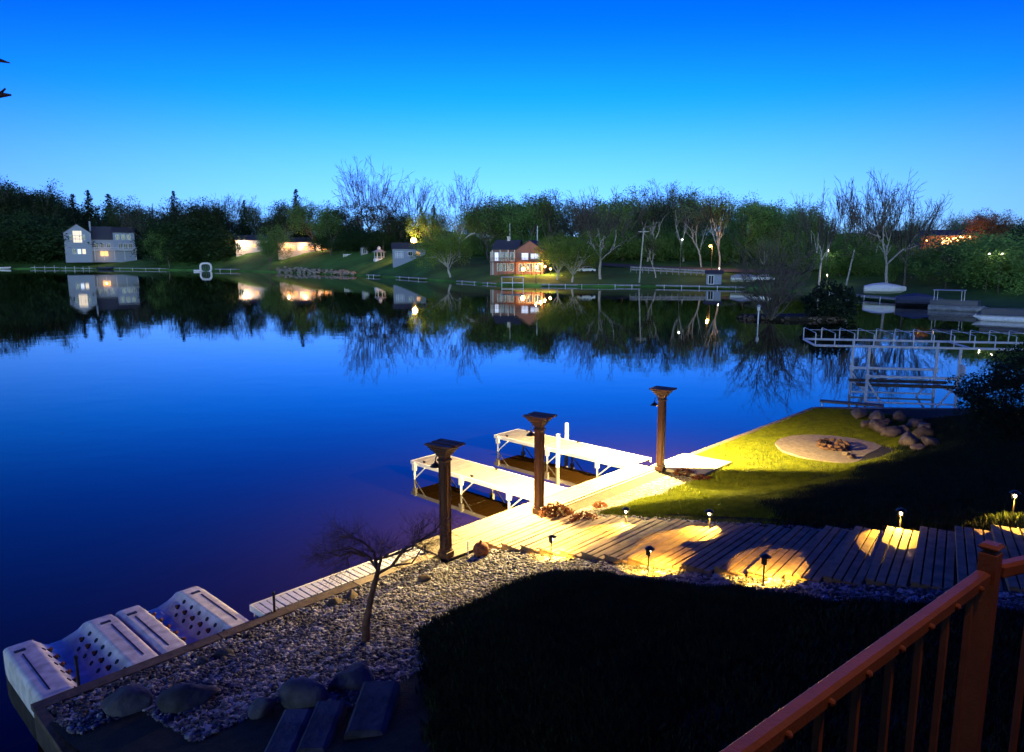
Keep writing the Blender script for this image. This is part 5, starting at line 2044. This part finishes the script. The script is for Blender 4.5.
p = onwater(958, 6)
pontoon('pontoon boat with a raised flat canopy tied up on the right bank', p, facing(p) - 0.15, 6.5, True, 'weathered')
p = onwater(1012, 9)
pontoon('open pontoon boat with pale tubes at the right edge of the photo', p, facing(p) + pi - 0.05, 7.0, False)
p = onwater(945, 4)
boat('low dark boat beside the canopied pontoon boat', p + Vector((-2.0, 3, 0.1)), facing(p) + 0.1, 6, 'boat_blue', 'boat_blue', 'covered_boat')

# ------------------------------------------------------------------ boat lift with canopy frame, right of the lawn corner
q0 = at(865, 405, 0)
q1 = at(955, 408, 0)
ax = (q1 - q0).normalized()
bl_ = thing('boat_lift', 'large white metal boat lift with an open canopy frame beyond the boulders', 'boat lift', q0, math.atan2(ax.y, ax.x))
Wd = (q1 - q0).length
Dp = 2.9
HT_ = 2.95
for x in (0, Wd, 2 * Wd + 1.5):
    for y in (0, Dp):
        lg = MB().box(x - 0.055, x + 0.055, y - 0.055, y + 0.055, -1.5, HT_, bev=0.01).build('leg', MAT['galvanised'], bl_)
        MB().box(x - 0.1, x + 0.1, y - 0.1, y + 0.1, 1.35, 1.6, bev=0.02).build('pulley_block', MAT['galvanised'], lg)
for y in (0.0, Dp):
    MB().box(-2.6, 15.0, y - 0.055, y + 0.055, HT_ + 0.003, HT_ + 0.11, bev=0.01).build('canopy_rail', MAT['white_paint'], bl_)
for x in (-2.6, Wd + 0.5, 15.0):
    MB().box(x - 0.04, x + 0.04, 0.06, Dp - 0.06, HT_ + 0.01, HT_ + 0.09).build('cross_rail', MAT['white_paint'], bl_)
for i in range(20):
    x = -2.6 + 17.6 * i / 19
    for y in (0.0, Dp):
        MB().tube([(x, y, HT_ + 0.1), (x, y, HT_ + 0.66)], 0.03, 6).build('canopy_upright', MAT['galvanised'], bl_)
    MB().tube([(x, 0.0, HT_ + 0.66), (x, 0.06, HT_ + 0.7), (x, Dp - 0.06, HT_ + 0.7), (x, Dp, HT_ + 0.66)], 0.013, 5).build('canopy_bow', MAT['galvanised'], bl_)
MB().tube([(-2.6, Dp / 2, HT_ + 0.715), (15.0, Dp / 2, HT_ + 0.715)], 0.012, 5).build('ridge_tube', MAT['galvanised'], bl_)
for y in (0.0, Dp):
    MB().box(0.06, Wd - 0.06, y - 0.05, y + 0.05, 1.42, 1.55, bev=0.01).build('lift_beam', MAT['galvanised'], bl_)
    MB().box(0.06, Wd - 0.06, y - 0.03, y + 0.03, 0.12, 0.2).build('bottom_beam', MAT['galvanised'], bl_)
for sx, x in ((1, 0), (-1, Wd)):
    MB().tube([(x, 0, 1.25), (x + sx * 1.05, 0, -0.3)], 0.05, 6).build('knee_brace', MAT['white_paint'], bl_)
    MB().tube([(x, Dp, 1.25), (x + sx * 1.05, Dp, -0.3)], 0.05, 6).build('knee_brace', MAT['white_paint'], bl_)
for y in (0.75, 2.15):
    MB().box(-0.3, Wd + 0.3, y - 0.09, y + 0.09, 0.85, 1.0, bev=0.02).build('bunk', MAT['old_timber'], bl_)
for x in (0.06, Wd - 0.06):
    MB().box(x - 0.05, x + 0.05, 0.06, Dp - 0.06, 0.72, 0.83).build('cradle_arm', MAT['galvanised'], bl_)
MB().tube([(Wd + 0.1, -0.1, 1.9), (Wd + 0.16, -0.1, 1.9)], 0.32, 16).build('winch_wheel', MAT['galvanised'], bl_)
# low plank dock at its foot
p = at(820, 400, 0.35)
dk = thing('plank_dock', 'narrow pale plank dock lying low in front of the boat lift', 'dock', p, 0.0)
p2 = at(884, 405, 0.35) - p
dk.rotation_euler = (0, 0, math.atan2(p2.y, p2.x))
MB().box(0, p2.length, -0.25, 0.25, -0.08, 0.0, bev=0.01).build('decking', MAT['deck_plank'], dk)
for x in (0.1, p2.length - 0.1):
    MB().tube([(x, 0.2, -1.6), (x, 0.2, -0.08)], 0.03, 6).build('leg', MAT['galvanised'], dk)

# dark bush in front of the boat lift, tree at the right edge
p = gp(1030, 430)
shrub('big black leafy bush at the right edge in front of the boat lift', p, 2.5, 1.9, 1.45, 26000, 0.05, MAT['needle'], 41, 'leafy_bush', 'bush')
p = Vector((34.0, 38.0, 1.4))
near_tree('tall leafy tree whose dark branches reach in at the right edge', p, 13.5, 'leafy', 'leaf_dark', 0.95, 1)

for (x_, y_, h_, i_, lab) in ((-17, -1, 17, 0, 'unseen leafy tree added left of the house to shade the foreground'), (17, 1, 17, 2, 'unseen leafy tree added right of the house to shade the foreground'), (25, 12, 15, 3, 'unseen leafy tree added right of the stairs to shade the foreground')):  # out-of-view trees added to cut sky light on the foreground
    near_tree(lab, Vector((x_, y_, 2.5)), h_, 'leafy', 'leaf_dark', 1.2, i_)
# twig tips of a tree at the left edge
tl = thing('bare_tree', 'bare tree outside the left edge whose two twig tips reach into the sky', 'tree', (-7.2, 4.6, 1.2))
MB().tube([(0, 0, -0.4), (0.1, 0, 3), (0.2, 0.1, 6.0), (0.0, 0.2, 9.0)], [0.2, 0.16, 0.11, 0.05], 10).build('trunk', MAT['dark_bark'], tl)
base_ = Vector((-7.2, 4.6, 1.2))
m = MB()
e1 = far(10, 63, 6.3) - base_
e2 = far(11, 95, 6.3) - base_
m.tube([(0.2, 0.1, 6.0), (1.2, 0.7, 7.4), e1 - Vector((0.35, 0.1, -0.06)), e1 - Vector((0.12, 0, -0.03)), e1], [0.07, 0.04, 0.018, 0.022, 0.004], 7)
m.tube([(0.2, 0.1, 6.0), (1.2, 0.8, 7.0), e2 - Vector((0.35, 0.1, 0.05)), e2 - Vector((0.1, 0, 0)), e2], [0.06, 0.035, 0.018, 0.026, 0.008], 7)
m.tube([e2 - Vector((0.1, 0, 0)), e2 + Vector((-0.04, 0, 0.05))], [0.014, 0.008], 6)
m.build('branch', MAT['dark_bark'], tl)

# bare dwarf tree on the gravel
p = gp(366, 641)
dt = thing('dwarf_tree', 'small bare dwarf tree with drooping twigs growing from the gravel', 'tree', p)
TB, CB = MB(), MB()


def pt(px, py, dz=0.0, dy=0.0):
    """point in the plane of the little tree"""
    a = far(px, py, p.y + dy)
    return a - p


TB.tube([Vector((0, 0, -0.1)), pt(366, 625), pt(371, 598), pt(377, 575), pt(379, 565)], [0.085, 0.065, 0.05, 0.042, 0.03], 9)
rb = random.Random(4)
main = [((378, 570), (368, 556), (352, 548), (335, 551), -0.1), ((378, 570), (374, 552), (362, 541), (354, 538), 0.15), ((377, 574), (392, 566), (412, 563), (424, 545), 0.1),
        ((379, 566), (381, 560), (380, 556), (382, 552), 0.0), ((374, 560), (390, 556), (412, 546), (436, 530), 0.25), ((392, 566), (402, 552), (412, 549), (418, 540), -0.2), ((366, 556), (350, 552), (340, 556), (330, 553), 0.2)]


def twigs(a, b_, r_, lev):
    n = 3
    pts_ = [a]
    for i in range(1, n + 1):
        pts_.append(a.lerp(b_, i / n) + Vector((rb.gauss(0, 0.025), rb.gauss(0, 0.04), rb.gauss(0, 0.025))))
    CB.tube(pts_, [r_ * (1 - 0.7 * i / n) for i in range(n + 1)], 5)
    if lev:
        for q_ in pts_[1:]:
            for _ in range(2):
                e = q_ + (b_ - a).normalized() * rb.uniform(0.1, 0.3) + Vector((rb.gauss(0, 0.12), rb.gauss(0, 0.16), rb.gauss(0.02, 0.1)))
                twigs(q_, e, r_ * 0.5, lev - 1)


for (a, b_, c, e, dy) in main:
    A, B, Cc, Ee = pt(*a), pt(*b_, dy=dy * 0.4), pt(*c, dy=dy * 0.8), pt(*e, dy=dy)
    CB.tube([A, B, Cc, Ee], [0.03, 0.022, 0.015, 0.008], 6)
    for q_, w_ in ((B, Cc), (Cc, Ee), (Ee, Ee + (Ee - Cc) * 0.5)):
        for _ in range(2):
            twigs(q_, w_ + Vector((rb.gauss(0, 0.1), rb.gauss(0, 0.15), rb.gauss(0, 0.08))), 0.008, 2)
TB.build('trunk', MAT['dark_bark'], dt)
CB.build('crown', MAT['dark_bark'], dt)

# ------------------------------------------------------------------ ground cover: gravel and grass
nr = np.random.default_rng(5)
ico = rock_mesh(600, 1, 1, 1, 1, 0.1)
iv = np.array([v.co[:] for v in ico.vertices])
iff = np.array([p_.vertices[:] for p_ in ico.polygons])


def pebbles(name, label, region, n, r0, r1, mat, seed):
    rg = np.random.default_rng(seed)
    P, Rr = [], []
    tries = 0
    (u0, u1, s0, s1) = region['box']
    while len(P) < n and tries < n * 12:
        tries += 1
        u, s = rg.uniform(u0, u1), rg.uniform(s0, s1)
        if not region['f'](u, s):
            continue
        r_ = r0 + (r1 - r0) * rg.random() ** 2
        w = us(u, s)
        P.append((w.x, w.y, ground(u, s) + r_ * rg.uniform(0.05, 0.5)))
        Rr.append(r_)
    P, Rr = np.array(P), np.array(Rr)
    n = len(P)
    a = rg.uniform(0, 2 * pi, n)
    sc = np.stack([Rr * rg.uniform(0.8, 1.4, n), Rr * rg.uniform(0.7, 1.1, n), Rr * rg.uniform(0.5, 0.8, n)], 1)
    V = iv[None] * sc[:, None, :]
    ca, sa = np.cos(a)[:, None], np.sin(a)[:, None]
    V = np.stack([V[..., 0] * ca - V[..., 1] * sa, V[..., 0] * sa + V[..., 1] * ca, V[..., 2]], -1) + P[:, None, :]
    Fq = iff[None] + (np.arange(n) * len(iv))[:, None, None]
    return tag(raw_mesh(name, V.reshape(-1, 3), Fq.reshape(-1, iff.shape[1]), mat, smooth=True), label, 'gravel', kind='stuff')


def stair_clear(u, s):
    if u < 5.1 or (u > 8.4 and s < 5.5) or u > 14:
        return True
    for cu, cs, th, z in TREADS:
        du, ds = u - cu, s - cs
        x = du * math.cos(th) - ds * math.sin(th)
        y = du * math.sin(th) + ds * math.cos(th)
        if abs(x) < 1.40 and abs(y) < 0.33:
            return False
    return True


pebbles('river_gravel', 'bed of pale river pebbles between the seawall and the black lawn', {'box': (-3.9, 5.5, 0.2, 9.0), 'f': lambda u, s: not lawn_mask(u, s) and (u < 4.1 or s > 0.75) and (u > -3.0 or s < 1.6) and s < 3.6 + 1.2 * (u > -1.5) + (8 if u > 4.2 else 0) and stair_clear(u, s)}, 34000, 0.014, 0.055, MAT['pebble'], 1)
pebbles('stair_gravel', 'strip of pebbles along the upper near edge of the stairs', {'box': (4.3, 9.5, 8.5, 14), 'f': lambda u, s: not lawn_mask(u, s) and stair_clear(u, s)}, 6000, 0.018, 0.05, MAT['pebble'], 4)
pebbles('pale_gravel', 'pale fine gravel between the boardwalk and the lawn', {'box': (8.2, 13.9, 0.7, 2.6), 'f': lambda u, s: (s < 1.72 or u < 8.9) and not lawn_mask(u, s) and stair_clear(u, s)}, 15000, 0.014, 0.036, MAT['fine_gravel'], 2)
pebbles('far_gravel', 'thin pebble strip along the far edge of the stairs', {'box': (8.1, 10.5, 2.6, 13), 'f': lambda u, s: not lawn_mask(u, s) and stair_clear(u, s)}, 1700, 0.025, 0.055, MAT['pebble'], 3)


def shaded_slope(u, s):  # slopes whose shade is painted into the blade colour
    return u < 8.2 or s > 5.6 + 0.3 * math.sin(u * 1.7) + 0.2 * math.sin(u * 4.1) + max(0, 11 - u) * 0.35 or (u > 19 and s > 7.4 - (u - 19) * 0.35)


def grass(name, label, boxes, seed, cover=False):  # cover: blades in the near-black colour that stands for shade
    rg = np.random.default_rng(seed)
    Ps = []
    for (u0, u1, s0, s1, n) in boxes:
        uu, ss = rg.uniform(u0, u1, n), rg.uniform(s0, s1, n)
        for u, s in zip(uu, ss):
            if shaded_slope(u + rg.normal(0, 0.12), s + rg.normal(0, 0.12)) != cover:
                continue
            if lawn_mask(u + rg.normal(0, 0.07), s + rg.normal(0, 0.07)) and stair_clear(u, s):
                w = us(u, s)
                if w.y < CORNER.y - 0.05 * (w.x - CORNER.x) - 0.25:
                    z = ground(u, s)
                    if u > 20:
                        z = min(z, 0.57 + 0.24 * (CORNER.y - 0.05 * (w.x - CORNER.x) - 0.02 - w.y))
                    Ps.append((w.x, w.y, z))
    P = np.array(Ps)
    n = len(P)
    clump = 0.5 + 0.5 * np.sin(P[:, 0] * 3.1 + np.sin(P[:, 1] * 2.3) * 2) * np.sin(P[:, 1] * 2.7 + np.sin(P[:, 0] * 1.9))
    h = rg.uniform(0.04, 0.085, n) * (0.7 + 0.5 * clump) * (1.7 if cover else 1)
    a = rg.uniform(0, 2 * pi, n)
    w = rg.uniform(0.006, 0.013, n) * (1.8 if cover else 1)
    lean = rg.normal(0, 0.45, (n, 2)) * h[:, None]
    dx, dy = np.cos(a) * w, np.sin(a) * w
    V = np.empty((n, 3, 3))
    V[:, 0] = P + np.stack([dx, dy, -0.02 * np.ones(n)], 1)
    V[:, 1] = P + np.stack([-dx, -dy, -0.02 * np.ones(n)], 1)
    V[:, 2] = P + np.stack([lean[:, 0], lean[:, 1], h], 1)
    return tag(raw_mesh(name, V.reshape(-1, 3), np.arange(3 * n).reshape(-1, 3), MAT['shaded_lawn' if cover else 'grass']), label, 'ground cover' if cover else 'lawn', kind='stuff')


grass('lawn_grass', 'mown lawn around the fire pit on the near shore', [(8.6, 16.2, 1.5, 7.3, 175000), (16.1, 28, 0.1, 7.5, 210000)], 9)
grass('shaded_lawn', 'lawn on the slopes below the house, its shade painted in near-black', [(-2, 5.2, 3.0, 9.0, 130000), (-8, 6.5, 5.0, 14, 150000), (8.2, 20, 4.5, 13, 150000), (16.1, 28, 1, 9, 60000)], 10, True)
